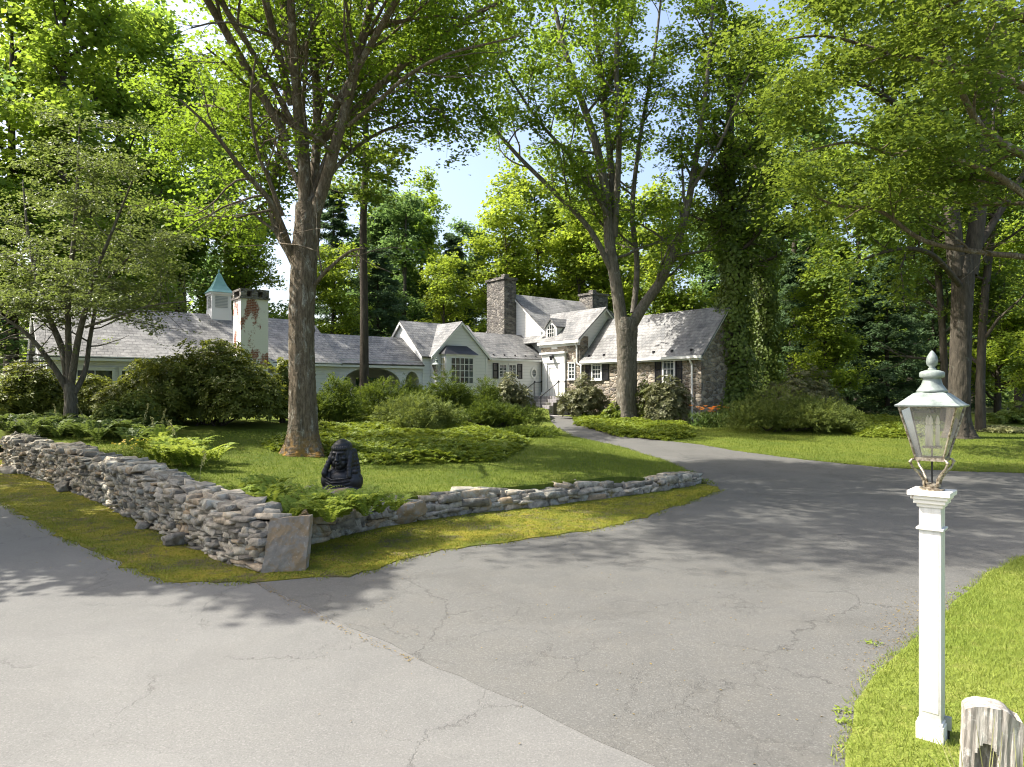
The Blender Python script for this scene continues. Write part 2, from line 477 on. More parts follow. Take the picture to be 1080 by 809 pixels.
    t.l(gn, m1.inputs[0]); t.l(tr.outputs[0], m1.inputs[1]); t.l(df.outputs[0], m1.inputs[2])
    t.l(fr.outputs[0], m2.inputs[0]); t.l(m1.outputs[0], m2.inputs[1]); t.l(gl.outputs[0], m2.inputs[2])
    M['lantern_glass'] = t.done(m2)
    M['candle'] = plain('candle', (.80, .76, .62), .5, .3, var=.03)
    t = NT('weathered_wood'); v = t.coord()
    n = t.noise(t.mapping(v, (9, 9, .9)), 3, 8, .7, .6)
    c = t.mix(t.ramp(n, [(.3, 0), (.55, .6), (.75, 1)]), (.12, .105, .09), (.56, .53, .48))
    c = t.mix(t.math('MULTIPLY', t.ramp(t.noise(v, 12, 6, .7), [(.55, 0), (.65, 1)]), .5), c, (.68, .67, .62))
    M['weathered_wood'] = t.done(t.pbsdf(c, .9, .1, t.bump(n, .8, .02)))
    # bark
    M['bark_maple'] = barkmat('bark_maple', (.055, .042, .028), (.215, .175, .125), (.42, .41, .35), .62, 1.9, True)
    M['bark_grey'] = barkmat('bark_grey', (.06, .052, .04), (.20, .18, .145), (.36, .36, .32), .35, 1.5)
    M['bark_dark'] = barkmat('bark_dark', (.035, .03, .025), (.09, .075, .06), (.16, .16, .13), .2, 1.0)
    M['bark_wood'] = barkmat('bark_wood', (.04, .035, .028), (.105, .09, .07), (.20, .20, .165), .3, .9)
    # leaves
    M['leaf_maple'] = leafmat('leaf_maple', (.055, .115, .014), (.135, .21, .024), .54, (.36, .50, .035), patch=.5)
    M['leaf_maple_deep'] = leafmat('leaf_maple_deep', (.052, .100, .016), (.12, .18, .027), .5, (.32, .40, .04), patch=.5)
    M['leaf_cool'] = leafmat('leaf_cool', (.055, .115, .036), (.12, .195, .065), .54, (.27, .42, .10), patch=.5)
    M['leaf_gold'] = leafmat('leaf_gold', (.115, .18, .02), (.21, .285, .035), .55, (.48, .58, .05), patch=.5)
    M['leaf_dogwood'] = leafmat('leaf_dogwood', (.06, .09, .026), (.15, .175, .06), .42, (.28, .36, .06), .45, .35, patch=.8)
    M['leaf_conifer'] = leafmat('leaf_conifer', (.04, .085, .042), (.10, .16, .07), .35, (.18, .28, .09), .6, .2, patch=.4)
    M['leaf_ivy'] = leafmat('leaf_ivy', (.075, .13, .022), (.21, .27, .055), .4, (.28, .34, .05), .45, .3, patch=.9)
    M['leaf_rhodo'] = leafmat('leaf_rhodo', (.055, .085, .016), (.19, .205, .036), .32, (.38, .42, .05), .5, .25, patch=.9)
    M['leaf_rhodo_grey'] = leafmat('leaf_rhodo_grey', (.075, .09, .035), (.21, .205, .10), .22, (.25, .26, .08), .45, .3, patch=1.2)
    M['leaf_yew'] = leafmat('leaf_yew', (.026, .052, .008), (.095, .135, .018), .32, (.28, .36, .04), .6, .15, patch=1.0)
    M['leaf_juniper'] = leafmat('leaf_juniper', (.058, .092, .022), (.165, .20, .05), .34, (.36, .42, .07), .6, .15, patch=.9)
    M['leaf_fern'] = leafmat('leaf_fern', (.17, .25, .035), (.30, .38, .07), .46, (.38, .42, .06), .5, .2, patch=1.5)
    M['leaf_fern_dark'] = leafmat('leaf_fern_dark', (.06, .10, .022), (.14, .19, .05), .35, (.22, .28, .05), .5, .25, patch=1.5)
    M['leaf_cover'] = leafmat('leaf_cover', (.10, .15, .018), (.22, .27, .035), .34, (.36, .42, .04), .5, .2, patch=.8)
    M['leaf_lily'] = leafmat('leaf_lily', (.05, .10, .02), (.12, .18, .04), .3, (.2, .28, .04), patch=1.0)
    M['petal_orange'] = leafmat('petal_orange', (.60, .16, .02), (.75, .28, .04), .3, (.8, .3, .04), patch=1.0)
    M['petal_yellow'] = leafmat('petal_yellow', (.60, .44, .03), (.75, .6, .06), .3, (.8, .6, .04), patch=1.0)
    M['plume_pale'] = leafmat('plume_pale', (.26, .27, .10), (.46, .45, .22), .3, (.5, .5, .2), patch=1.0)
    M['blade'] = leafmat('blade', (.085, .13, .017), (.20, .24, .032), .3, (.22, .3, .03), .6, .2, patch=.6)  # darkened blades, tree shade put into the colour
    M['blade_sunlit'] = leafmat('blade_sunlit', (.12, .18, .024), (.27, .31, .06), .32, (.38, .42, .06), .6, .2, patch=.8)  # lighter copy of the lawn blades, sunlight put into the colour
    M['blade_moss'] = leafmat('blade_moss', (.10, .15, .018), (.30, .31, .04), .2, (.3, .26, .03), .7, .1, patch=1.6)
    M['wood_maple'] = leafmat('wood_maple', (.10, .18, .022), (.22, .31, .04), .58, (.46, .60, .06), patch=.35)
    M['wood_oak'] = leafmat('wood_oak', (.09, .17, .028), (.19, .29, .05), .58, (.40, .56, .07), patch=.35)
    M['far_foliage'] = leafmat('far_foliage', (.06, .11, .025), (.17, .24, .05), .55, (.38, .48, .07), patch=.12)
    M['litter'] = leafmat('litter', (.12, .08, .03), (.26, .2, .07), .1, (.3, .2, .05), patch=1.0)
    M['duff'] = plain('duff', (.05, .04, .025), .95, .05, var=.5, scale=9)
make_materials()
# ------------------------------------------------------------------ leaves and branches
def unit(a):
    a = np.asarray(a, float)
    return a / np.maximum(np.linalg.norm(a, axis=-1, keepdims=True), 1e-9)

def leaf_arrays(rng, P, N, size, aspect=.8, fold=.18, D=None, jitter=.35):
    """kite-shaped folded leaves: P centres, N normals, D lengthwise direction"""
    n = len(P)
    N = unit(N)
    if D is None: D = rng.normal(0, 1, (n, 3))
    D = unit(D - N * np.sum(D * N, 1)[:, None])
    S = np.cross(N, D)
    s = (size * rng.uniform(1 - jitter, 1 + jitter, n))[:, None]
    mid = rng.uniform(-.05, .15, n)[:, None]
    b = P - D * s * .5
    t = P + D * s * .5 - N * s * .10
    l = P + S * s * aspect * .5 + N * s * fold + D * s * mid
    r = P - S * s * aspect * .5 + N * s * fold + D * s * mid
    V = np.stack([b, r, t, l], 1).reshape(-1, 3)
    i = np.arange(n)[:, None] * 4
    Fc = np.concatenate([i + [0, 1, 2], i + [0, 2, 3]], 1).reshape(-1, 3)
    return V, Fc

def join(parts):
    V, Fs, o = [], [], 0
    for v, f in parts:
        V.append(v); Fs.append(np.asarray(f) + o); o += len(v)
    return np.concatenate(V), np.concatenate(Fs)

class Tree:
    def __init__(self, seed):
        self.rng = np.random.default_rng(seed)
        self.tubes = []      # (pts, radii, segments)
        self.tips = []       # (pts)
    def limb(self, pts, rad, n=9, fine=5):
        pts = np.asarray(pts, float); rad = np.asarray(rad, float)
        # resample smoothly (Catmull-Rom) with slight wander
        k = len(pts)
        if k > 2:
            out, ro = [], []
            for i in range(k - 1):
                p0 = pts[max(i - 1, 0)]; p1 = pts[i]; p2 = pts[i + 1]; p3 = pts[min(i + 2, k - 1)]
                m = fine
                for j in range(m):
                    t = j / m
                    out.append(.5 * ((2 * p1) + (-p0 + p2) * t + (2 * p0 - 5 * p1 + 4 * p2 - p3) * t * t + (-p0 + 3 * p1 - 3 * p2 + p3) * t ** 3))
                    ro.append(rad[i] * (1 - t) + rad[i + 1] * t)
            out.append(pts[-1]); ro.append(rad[-1])
            pts, rad = np.array(out), np.array(ro)
        self.tubes.append((pts, rad, n))
        return pts, rad
    def shoot(self, p, d, L, n=5, up=.06, wob=.16, r=.05, seg=5, draw=True):
        rng = self.rng
        pts = [np.array(p, float)]; d = unit(d)
        for i in range(n):
            d = unit(d + rng.normal(0, wob, 3) + np.array([0, 0, up]))
            pts.append(pts[-1] + d * L / n)
        pts = np.array(pts)
        rad = r * np.linspace(1, .3, n + 1)
        if draw and r > .008: self.tubes.append((pts, rad, seg))
        return pts, rad
    def side(self, pts, rad, count, t0=.3, ang=(35, 65), L=3.0, taper=.55, up=.05, rk=.5, n=5, wob=.16, flat=0.0, seg=5, rmax=.2, t1=1.0):
        rng = self.rng
        m = len(pts); out = []
        for k in range(count):
            t = t0 + (t1 - t0) * (k + rng.uniform(0, 1)) / count
            f = min(t, .999) * (m - 1); i = int(f); w = f - i
            p = pts[i] * (1 - w) + pts[i + 1] * w
            tan = unit(pts[i + 1] - pts[i])
            q = rng.normal(0, 1, 3)
            if flat: q[2] *= (1 - flat)
            q = unit(q - tan * q.dot(tan))
            a = R(rng.uniform(*ang))
            d = tan * math.cos(a) + q * math.sin(a)
            r = min((rad[i] * (1 - w) + rad[i + 1] * w) * rk, rmax)
            out.append(self.shoot(p, d, L * (1 - taper * t) * rng.uniform(.65, 1.25), n, up, wob, r, seg))
        return out
    def bark(self, name, mat, parent=None, org=(0, 0, 0), flare=None, rough=0.0):
        rng = self.rng
        Vs, Fs = [], []; o = 0
        for pts, rad, n in self.tubes:
            m = len(pts)
            T = np.gradient(pts, axis=0); T = unit(T)
            up = np.array([0, 0, 1.]) if abs(T[0][2]) < .9 else np.array([1., 0, 0])
            X = unit(np.cross(T[0], up))
            a = np.arange(n) * 2 * math.pi / n
            rows = []
            ph = rng.uniform(0, 6.28, 4)
            for i in range(m):
                X = unit(X - T[i] * X.dot(T[i])); Y = np.cross(T[i], X)
                r = np.full(n, rad[i])
                if n >= 14:
                    z = pts[i][2] - org[2]
                    r = r * (1 + .045 * np.sin(3 * a + ph[0] + z * .5) + .03 * np.sin(7 * a + ph[1] + z * .9) + rough * rng.normal(0, 1, n))
                    if n >= 30:
                        fu = np.abs(np.sin(9 * a + 1.6 * math.sin(z * 1.1 + ph[0]) + 1.1 * np.sin(3 * a + z * .7))) * .5 + np.abs(np.sin(15 * a + ph[1] + 1.3 * math.sin(z * 2.7) + np.sin(5 * a + z * 2.1))) * .5
                        r = r * (1 + .075 * (fu - .5) + rng.normal(0, .010, n))
                    if flare:
                        fl = math.exp(-max(z, 0) / flare[1])
                        r = r * (1 + flare[0] * fl * (1 + .35 * np.sin(5 * a + ph[2]) + .25 * np.sin(3 * a + ph[3])))
                rows.append(pts[i] + np.outer(np.cos(a) * r, X) + np.outer(np.sin(a) * r, Y))
            Vs.append(np.concatenate(rows))
            i = np.arange(m - 1)[:, None] * n; k = np.arange(n)[None, :]; k2 = (k + 1) % n
            Fs.append(np.stack([i + k, i + k2, i + n + k2, i + n + k], -1).reshape(-1, 4) + o)
            o += m * n
        V = np.concatenate(Vs) - np.asarray(org)
        return np_mesh(name, V, np.concatenate(Fs), mat, parent, smooth=True)
    def sprays(self, tips, per, n_leaf, radius, size, keep=None, drop=.12, flatten=.28, aspect=.85, tilt=.45, jit=.25, start=.25, droop=0.0):
        rng = self.rng
        C, O = [], []
        for pts, rad in tips:
            m = len(pts)
            ax = unit(pts[-1] - pts[0])
            for s in range(per):
                t = start + (1 - start) * (s + rng.uniform(.2, .9)) / per
                f = min(t, .999) * (m - 1); i = int(f); w = f - i
                C.append(pts[i] * (1 - w) + pts[i + 1] * w + rng.normal(0, jit, 3) * [1, 1, .5]); O.append(ax)
        C = np.array(C); O = np.array(O)
        if keep is not None:
            k = keep(C); C, O = C[k], O[k]
        n = len(C)
        T = unit(np.stack([rng.normal(0, tilt, n), rng.normal(0, tilt, n), np.ones(n)], 1) + O * np.array([.2, .2, 0]))
        U = unit(np.cross(T, rng.normal(0, 1, (n, 3)))); W = np.cross(T, U)
        a = rng.uniform(0, 2 * math.pi, (n, n_leaf)); q = np.sqrt(rng.uniform(0, 1, (n, n_leaf))) * radius * rng.uniform(.6, 1.25, (n, 1))
        h = rng.normal(0, flatten, (n, n_leaf)) * radius - drop * (q / radius) ** 2 * radius * 2
        P = C[:, None, :] + U[:, None, :] * (np.cos(a) * q)[..., None] + W[:, None, :] * (np.sin(a) * q)[..., None] + T[:, None, :] * h[..., None]
        N = T[:, None, :] + rng.normal(0, .34, (n, n_leaf, 3))
        D = U[:, None, :] * np.cos(a)[..., None] + W[:, None, :] * np.sin(a)[..., None] + rng.normal(0, .3, (n, n_leaf, 3)) - T[:, None, :] * droop
        return leaf_arrays(rng, P.reshape(-1, 3), N.reshape(-1, 3), size, aspect, .14, D.reshape(-1, 3))

def scatter_blob(rng, lobes, n, depth=.4, floor=None):
    """points through the outer layer of a union of ellipsoids; returns points and outward normals"""
    lobes = np.asarray(lobes, float)                      # cx,cy,cz,rx,ry,rz
    area = (lobes[:, 3] * lobes[:, 4] + lobes[:, 3] * lobes[:, 5] + lobes[:, 4] * lobes[:, 5])
    k = rng.choice(len(lobes), n, p=area / area.sum())
    d = unit(rng.normal(0, 1, (n, 3)))
    d[:, 2] = np.where(d[:, 2] < -.35, -d[:, 2], d[:, 2])
    r = 1 - depth * rng.uniform(0, 1, n) ** 1.6
    lump = 1 + .10 * np.sin(d[:, 0] * 7 + k * 1.7) * np.sin(d[:, 1] * 6 + k) + .07 * np.sin(d[:, 2] * 11 + k * 2.3)
    P = lobes[k, :3] + d * lobes[k, 3:6] * (r * lump)[:, None]
    N = unit(d / lobes[k, 3:6])
    return P, N

def shrub_mesh(rng, lobes, n, size, kind, floor=0.0):
    if kind in ('rhodo', 'round'):
        c, cn = scatter_blob(rng, lobes, n // 7, .45)
        m = len(c); per = 7
        A = unit(cn + np.array([0, 0, .55]) + rng.normal(0, .28, (m, 3)))
        U = unit(np.cross(A, rng.normal(0, 1, (m, 3)))); W = np.cross(A, U)
        a = (np.arange(per) * 2 * math.pi / per)[None, :] + rng.uniform(0, 6.28, (m, 1)) + rng.normal(0, .2, (m, per))
        out = U[:, None, :] * np.cos(a)[..., None] + W[:, None, :] * np.sin(a)[..., None]
        D = unit(out + A[:, None, :] * rng.uniform(-.1, .5, (m, per))[..., None])
        P = c[:, None, :] + D * size * .55
        N = A[:, None, :] - out * .35 + rng.normal(0, .12, (m, per, 3))
        asp = .36 if kind == 'rhodo' else .62
        V, Fc = leaf_arrays(rng, P.reshape(-1, 3), N.reshape(-1, 3), size, asp, .07, D.reshape(-1, 3), .3)
    elif kind in ('yew', 'juniper'):
        c, cn = scatter_blob(rng, lobes, n // 9, .5)
        m = len(c); per = 9
        ax = unit(cn * np.array([1.3, 1.3, .5]) + rng.normal(0, .35, (m, 3)) + np.array([0, 0, .16 if kind == 'yew' else .05]))
        s = np.linspace(-.5, .5, per)[None, :, None]
        L = size * 2.4
        P = c[:, None, :] + ax[:, None, :] * s * L
        side = unit(np.cross(ax, rng.normal(0, 1, (m, 3))))
        sg = np.where(np.arange(per) % 2 == 0, 1, -1)[None, :, None]
        D = unit(ax[:, None, :] * .8 + side[:, None, :] * sg * .8 + rng.normal(0, .2, (m, per, 3)))
        P = P + D * size * .4
        N = unit(np.cross(ax, side))[:, None, :] + rng.normal(0, .35, (m, per, 3))
        V, Fc = leaf_arrays(rng, P.reshape(-1, 3), N.reshape(-1, 3), size, .26, .03, D.reshape(-1, 3), .3)
    else:                                                 # loose, feathery
        c, cn = scatter_blob(rng, lobes, n, .6)
        V, Fc = leaf_arrays(rng, c, cn + np.array([0, 0, .7]) + rng.normal(0, .5, (n, 3)), size, .5, .1, None, .4)
    if floor is not None: V[:, 2] = np.maximum(V[:, 2], floor + .01 * rng.uniform(0, 3, len(V)))
    return V, Fc

def shrub(name, label, cat, c, rx, ry, h, kind, mat, n, size, seed, lobes=7, group=None, stems=True, h_ground=None):
    """c = (x, y) on the ground; a lumpy mass of several boughs"""
    rng = np.random.default_rng(seed)
    gz = float((h_ground or HT)(c[0], c[1])) - .05; h = h * 1.12
    L = []
    for i in range(lobes):
        a = rng.uniform(0, 6.283); q = math.sqrt(rng.uniform(0, 1)) * .62
        hh = h * rng.uniform(.42, .68) * (1.1 - .45 * q)
        L.append((math.cos(a) * q * rx, math.sin(a) * q * ry, hh * .72, rx * rng.uniform(.36, .52), ry * rng.uniform(.36, .52), hh * .62))
        L.append((math.cos(a) * q * rx * 1.1, math.sin(a) * q * ry * 1.1, h * .18, rx * rng.uniform(.34, .46), ry * rng.uniform(.34, .46), h * .24))
    L.append((0, 0, h * .5, rx * .5, ry * .5, h * .5))
    V, Fc = shrub_mesh(rng, L, n, size, kind)
    root = empty(name, (c[0], c[1], gz), 0, label, cat, group)
    np_mesh('foliage', V, Fc, mat, root)
    if stems:
        T = Tree(seed)
        for i in range(9):
            l = L[rng.integers(len(L))]
            p = np.array([rng.uniform(-.3, .3) * rx * .6, rng.uniform(-.3, .3) * ry * .6, 0])
            T.limb([p, p * .6 + np.array([l[0] * .4, l[1] * .4, l[2] * .5]), np.array(l[:3]) * [.95, .95, 1]], [.05, .035, .015], 5)
        T.bark('stem', M['bark_dark'], root)
    return root

def fern_arrays(rng, centres, fronds=11, L=.75, up=.9, leaflet=.16, pairs=12):
    parts_P, parts_D, parts_N, parts_s = [], [], [], []
    for c in centres:
        for k in range(rng.integers(fronds - 3, fronds + 3)):
            a = rng.uniform(0, 6.283); l = L * rng.uniform(.6, 1.2)
            out = np.array([math.cos(a), math.sin(a), 0.])
            t = np.linspace(.12, 1, pairs)
            sp = rng.uniform(.4, .9)
            rach = np.array(c)[None, :] + out[None, :] * (t ** 1.1 * l * sp)[:, None] + np.array([0, 0, 1.])[None, :] * (l * up * 1.45 * (t - .55 * t ** 2.2))[:, None]
            tan = unit(np.gradient(rach, axis=0)); side = unit(np.cross(tan, np.array([0, 0, 1.])))
            nrm = np.cross(side, tan)
            w = leaflet * np.sin(np.clip(t * 1.05, 0, 1) * math.pi * .78 + .35) * rng.uniform(.8, 1.15)
            for s in (1, -1):
                D = unit(side * s + tan * .45 - nrm * .12)
                parts_P.append(rach + D * (w * .5)[:, None]); parts_D.append(D); parts_N.append(nrm + rng.normal(0, .12, nrm.shape)); parts_s.append(w)
    P = np.concatenate(parts_P); D = np.concatenate(parts_D); N = np.concatenate(parts_N); s = np.concatenate(parts_s)
    return leaf_arrays(rng, P, N, s, .42, .05, D, .1)

def ferns(name, label, cat, spots, mat, seed, L=.75, fronds=11, group=None, zoff=0.0, leaflet=.16, pairs=12):
    rng = np.random.default_rng(seed)
    x0 = np.mean([s[0] for s in spots]); y0 = np.mean([s[1] for s in spots]); z0 = float(HT(x0, y0))
    cs = [(x - x0, y - y0, float(HT(x, y)) - z0 + zoff) for x, y in spots]
    V, Fc = fern_arrays(rng, cs, fronds, L, .9, leaflet, pairs)
    o = np_mesh(name, V, Fc, mat)
    o.location = (x0, y0, z0)
    return tag(o, label, cat, group)

def poly_points(rng, poly, density):
    poly = np.asarray(poly, float)
    x0, y0 = poly.min(0); x1, y1 = poly.max(0)
    n = int((x1 - x0) * (y1 - y0) * density)
    x = rng.uniform(x0, x1, n); y = rng.uniform(y0, y1, n)
    k = inside(x, y, [tuple(p) for p in poly])
    return x[k], y[k]

def ground_cover(name, label, cat, poly, mat, hfun, density, size, height, seed, group=None):
    rng = np.random.default_rng(seed)
    x, y = poly_points(rng, poly, density)
    d = poly_dist(x, y, list(map(tuple, poly)) + [tuple(poly[0])])
    e = sm(d / .45)
    lump = .75 + .25 * np.sin(x * 1.7 + np.sin(y * 1.3)) * np.sin(y * 2.1)
    top = hfun(x, y) + height * (.35 + .65 * e) * lump
    per = 6
    c = np.stack([x, y, top * 1.0 - rng.uniform(0, .5, len(x)) ** 2 * height], 1)
    m = len(c)
    A = unit(np.stack([rng.normal(0, .3, m), rng.normal(0, .3, m), np.ones(m)], 1))
    U = unit(np.cross(A, rng.normal(0, 1, (m, 3)))); W = np.cross(A, U)
    a = (np.arange(per) * 2 * math.pi / per)[None, :] + rng.uniform(0, 6.28, (m, 1))
    out = U[:, None, :] * np.cos(a)[..., None] + W[:, None, :] * np.sin(a)[..., None]
    D = unit(out + A[:, None, :] * rng.uniform(-.2, .4, (m, per))[..., None])
    P = c[:, None, :] + D * size * .5
    V, Fc = leaf_arrays(rng, P.reshape(-1, 3), (A[:, None, :] - out * .3 + rng.normal(0, .15, (m, per, 3))).reshape(-1, 3), size, .55, .08, D.reshape(-1, 3), .3)
    o = np_mesh(name, V, Fc, mat)
    return tag(o, label, cat, group, 'stuff')

def blades(name, label, poly, mat, hfun, density, height, width, seed, lean=.45, thin=None, kind='stuff'):
    rng = np.random.default_rng(seed)
    x, y = poly_points(rng, poly, density)
    if thin is not None:
        k = rng.uniform(0, 1, len(x)) < thin(x, y); x, y = x[k], y[k]
    n = len(x); z = hfun(x, y)
    a = rng.uniform(0, 6.283, n); h = height * rng.uniform(.5, 1.3, n); w = width * rng.uniform(.7, 1.3, n)
    lx = rng.normal(0, lean, n) * h; ly = rng.normal(0, lean, n) * h
    b1 = np.stack([x - np.cos(a) * w / 2, y - np.sin(a) * w / 2, z - .006], 1)
    b2 = np.stack([x + np.cos(a) * w / 2, y + np.sin(a) * w / 2, z - .006], 1)
    t = np.stack([x + lx, y + ly, z + h * .9], 1)
    V = np.stack([b1, b2, t], 1).reshape(-1, 3)
    o = np_mesh(name, V, np.arange(3 * n).reshape(-1, 3), mat)
    return tag(o, label, 'grass', None, kind)

# ------------------------------------------------------------------ woodland trees, one of each kind with its trunk and crown
def wood_tree(name, kind, H, seed, label, loc, group, leaf, bark='bark_wood', crown0=.3, spread=4.5, leafsize=.30):
    T = Tree(seed); rng = T.rng
    root = empty(name, loc, 0, label, 'tree', group)
    if kind == 'broad':
        bend = rng.normal(0, .5, 2)
        tp = [(0, 0, -.3), (bend[0] * .2, bend[1] * .2, H * .25), (bend[0] * .6, bend[1] * .6, H * .55), (bend[0], bend[1], H * .95)]
        tr = [H * .016 + .05, H * .0125, H * .009, .04]
        p, r = T.limb(tp, tr, 8)
        tips = []
        l1 = T.side(p, r, 28, crown0, (40, 80), spread, .5, .07, .55, 6, .14)
        for q in l1:
            l2 = T.side(q[0], q[1], 6, .25, (30, 65), 1.9, .45, .05, .5, 4, .2, .4)
            tips += l2 + [q]
        V, Fc = T.sprays(tips, 5, 17, .74, leafsize * .9, None, .15, .13, .85, .32, .35, .2)
    elif kind == 'slender':
        tp = [(0, 0, -.3), (.1, .1, H * .4), (.3, -.2, H * .7), (.2, .1, H * .97)]
        p, r = T.limb(tp, [H * .012 + .05, H * .011, H * .008, .03], 8)
        l1 = T.side(p, r, 26, crown0, (50, 85), spread, .55, .05, .45, 5, .14)
        tips = []
        for q in l1:
            tips += T.side(q[0], q[1], 4, .3, (30, 60), 1.5, .4, .03, .5, 4, .2, .5) + [q]
        V, Fc = T.sprays(tips, 4, 16, .62, leafsize, None, .18, .22, .85, .4, .3, .25)
    else:                                                 # conifer: tiered drooping boughs
        p, r = T.limb([(0, 0, -.3), (.05, 0, H * .5), (0, 0, H)], [H * .014 + .05, H * .009, .02], 8)
        tips = []
        nb = 70
        for k in range(nb):
            t = crown0 + (1 - crown0) * k / nb
            a = k * 2.4 + rng.uniform(-.3, .3)
            L = spread * (1.05 - t) ** .75 * rng.uniform(.75, 1.15) + .25
            z = H * t
            q = T.shoot((0, 0, z), (math.cos(a), math.sin(a), .12), L, 5, -.06, .06, .035, 4)
            tips.append(q)
            tips += T.side(q[0], q[1], 4, .3, (35, 60), L * .45, .3, -.06, .5, 3, .1, .9, 3)
        V, Fc = T.sprays(tips, 5, 13, .42, leafsize, None, .3, .14, .30, .25, .12, .12, .25)
    T.bark('trunk', M[bark], root)
    np_mesh('crown', V, Fc, M[leaf], root)
    return root
# ------------------------------------------------------------------ the lie of the land
EDGE_PX = [(755, 514), (741, 506), (725, 497), (702, 487), (655, 472), (604, 461), (588, 452), (581, 445)]
EDGE_IN = [ground_at(*p) for p in EDGE_PX]                 # lawn side of the drive
def HI(x, y):
    """lawn island: banked up behind the dry walls, rising to the house"""
    d = poly_dist(x, y, EDGE_IN)
    ly = local_y(np.asarray(x, float), np.asarray(y, float))
    b = .42 * sm(d / 3.2) + .55 * sm((ly - 10) / 18) * sm((-np.asarray(x, float) - 2) / 8)
    return G(x, y) + b + .03
def HO(x, y):
    return G(x, y) + .022
HT = HI

WALL_A = (-3.05, 9.35)                                    # corner slab
VERGE_PX = [(0, 527), (50, 555), (100, 580), (150, 602), (180, 612), (230, 614), (270, 613)]
MOUTH_PX = [(330, 609), (365, 607), (395, 600), (430, 588), (465, 580), (510, 575), (570, 566), (630, 558), (681, 544), (733, 526), (757, 517)]
VERGE = [ground_at(*p) for p in VERGE_PX]
MOUTH = [ground_at(*p) for p in MOUTH_PX]
OUT_PX = [(607, 446), (650, 459), (705, 465), (740, 469), (780, 476), (850, 485), (930, 493), (1010, 497), (1080, 499), (1200, 503), (1400, 508)]
OUTER = [ground_at(*p) for p in OUT_PX]
NEAR_PX = [(1400, 545), (1200, 562), (1080, 588), (1045, 606), (1015, 633), (985, 660), (959, 685), (937, 702), (920, 722), (908, 745), (899, 775), (895, 809)]
NEAR = [ground_at(*p) for p in NEAR_PX]
WALL_L_FACE = [ground_at(*p) for p in [(272, 606), (240, 597), (195, 577), (150, 557), (100, 530), (55, 512), (0, 494)]]
WALL_R_FACE = [ground_at(*p) for p in [(322, 578), (370, 566), (430, 553), (500, 543), (570, 536), (640, 527), (700, 519), (738, 512)]]

def sheet(name, poly, hfun, mat, step=.5, lift=0.0, skirt=.0, kind='structure', jag=0.0):
    poly = [tuple(map(float, p)) for p in poly]
    P = np.array(poly)
    # densify the rim
    rim = []
    for i in range(len(poly)):
        a = np.array(poly[i]); b = np.array(poly[(i + 1) % len(poly)])
        n = max(1, int(np.linalg.norm(b - a) / step))
        rim += [tuple(a + (b - a) * k / n) for k in range(n)]
    if jag:                                                 # ragged growth out over the paved edge
        rg = np.random.default_rng(len(poly)); m_ = len(rim); sgn = 1 if sum(rim[i][0] * rim[(i + 1) % m_][1] - rim[(i + 1) % m_][0] * rim[i][1] for i in range(m_)) > 0 else -1
        new = []
        for i in range(m_):
            a, b = np.array(rim[i - 1]), np.array(rim[(i + 1) % m_]); t_ = unit(b - a); nn_ = np.array([t_[1], -t_[0]]) * sgn
            new.append(tuple(np.array(rim[i]) + nn_ * abs(jag * (.5 * math.sin(i * .9) + rg.normal(0, .6)))))
        rim = new
    x0, y0 = P.min(0) - jag * 2; x1, y1 = P.max(0) + jag * 2
    gx, gy = np.meshgrid(np.arange(x0, x1, step), np.arange(y0, y1, step))
    gx = gx.ravel() + .03; gy = gy.ravel() + .02
    k = inside(gx, gy, rim) & (poly_dist(gx, gy, rim + [rim[0]]) > step * .4)
    pts = [Vector(p) for p in rim] + [Vector((a, b)) for a, b in zip(gx[k], gy[k])]
    n = len(rim)
    vs, es, fs, *_ = delaunay_2d_cdt(pts, [], [list(range(n))], 1, 1e-5)
    xy = np.array([(v.x, v.y) for v in vs])
    z = hfun(xy[:, 0], xy[:, 1]) + lift
    V = np.column_stack([xy, z])
    Fc = [tuple(f) for f in fs]
    V = [tuple(v) for v in V]
    if skirt:
        b = len(V)
        V += [(rim[i][0], rim[i][1], float(hfun(rim[i][0], rim[i][1])) + lift - skirt) for i in range(n)]
        Fc += [(i, b + i, b + (i + 1) % n, (i + 1) % n) for i in range(n)]
    me = bpy.data.meshes.new(name); me.from_pydata(V, [], Fc); me.materials.append(mat); me.update()
    bm = bmesh.new(); bm.from_mesh(me); bmesh.ops.recalc_face_normals(bm, faces=bm.faces); bm.to_mesh(me); bm.free()
    up = sum(p.normal.z * p.area for p in me.polygons)
    if up < 0: me.flip_normals()
    o = bpy.data.objects.new(name, me); COL.objects.link(o)
    return tag(o, kind=kind)

# base terrain to the horizon
def terrain():
    def axis(lo, hi, fine_lo, fine_hi, s):
        a = list(np.arange(fine_lo, fine_hi, s)); 
        x = fine_lo; st = s
        left = []
        while x > lo: st *= 1.5; x -= st; left.append(x)
        x = fine_hi; st = s; right = []
        while x < hi: right.append(x); st *= 1.5; x += st
        return np.array(left[::-1] + a + right)
    xs = axis(-500, 500, -45, 45, 1.5); ys = axis(-200, 700, -10, 75, 1.5)
    X, Y = np.meshgrid(xs, ys)
    Z = G(X, Y) - .12
    n, m = X.shape
    V = np.column_stack([X.ravel(), Y.ravel(), Z.ravel()])
    i = np.arange((n - 1) * m).reshape(n - 1, m)[:, :-1].ravel()
    Fc = np.stack([i, i + 1, i + m + 1, i + m], 1)
    tag(np_mesh('ground', V, Fc, M['forest_floor'], smooth=True), kind='structure')
terrain()

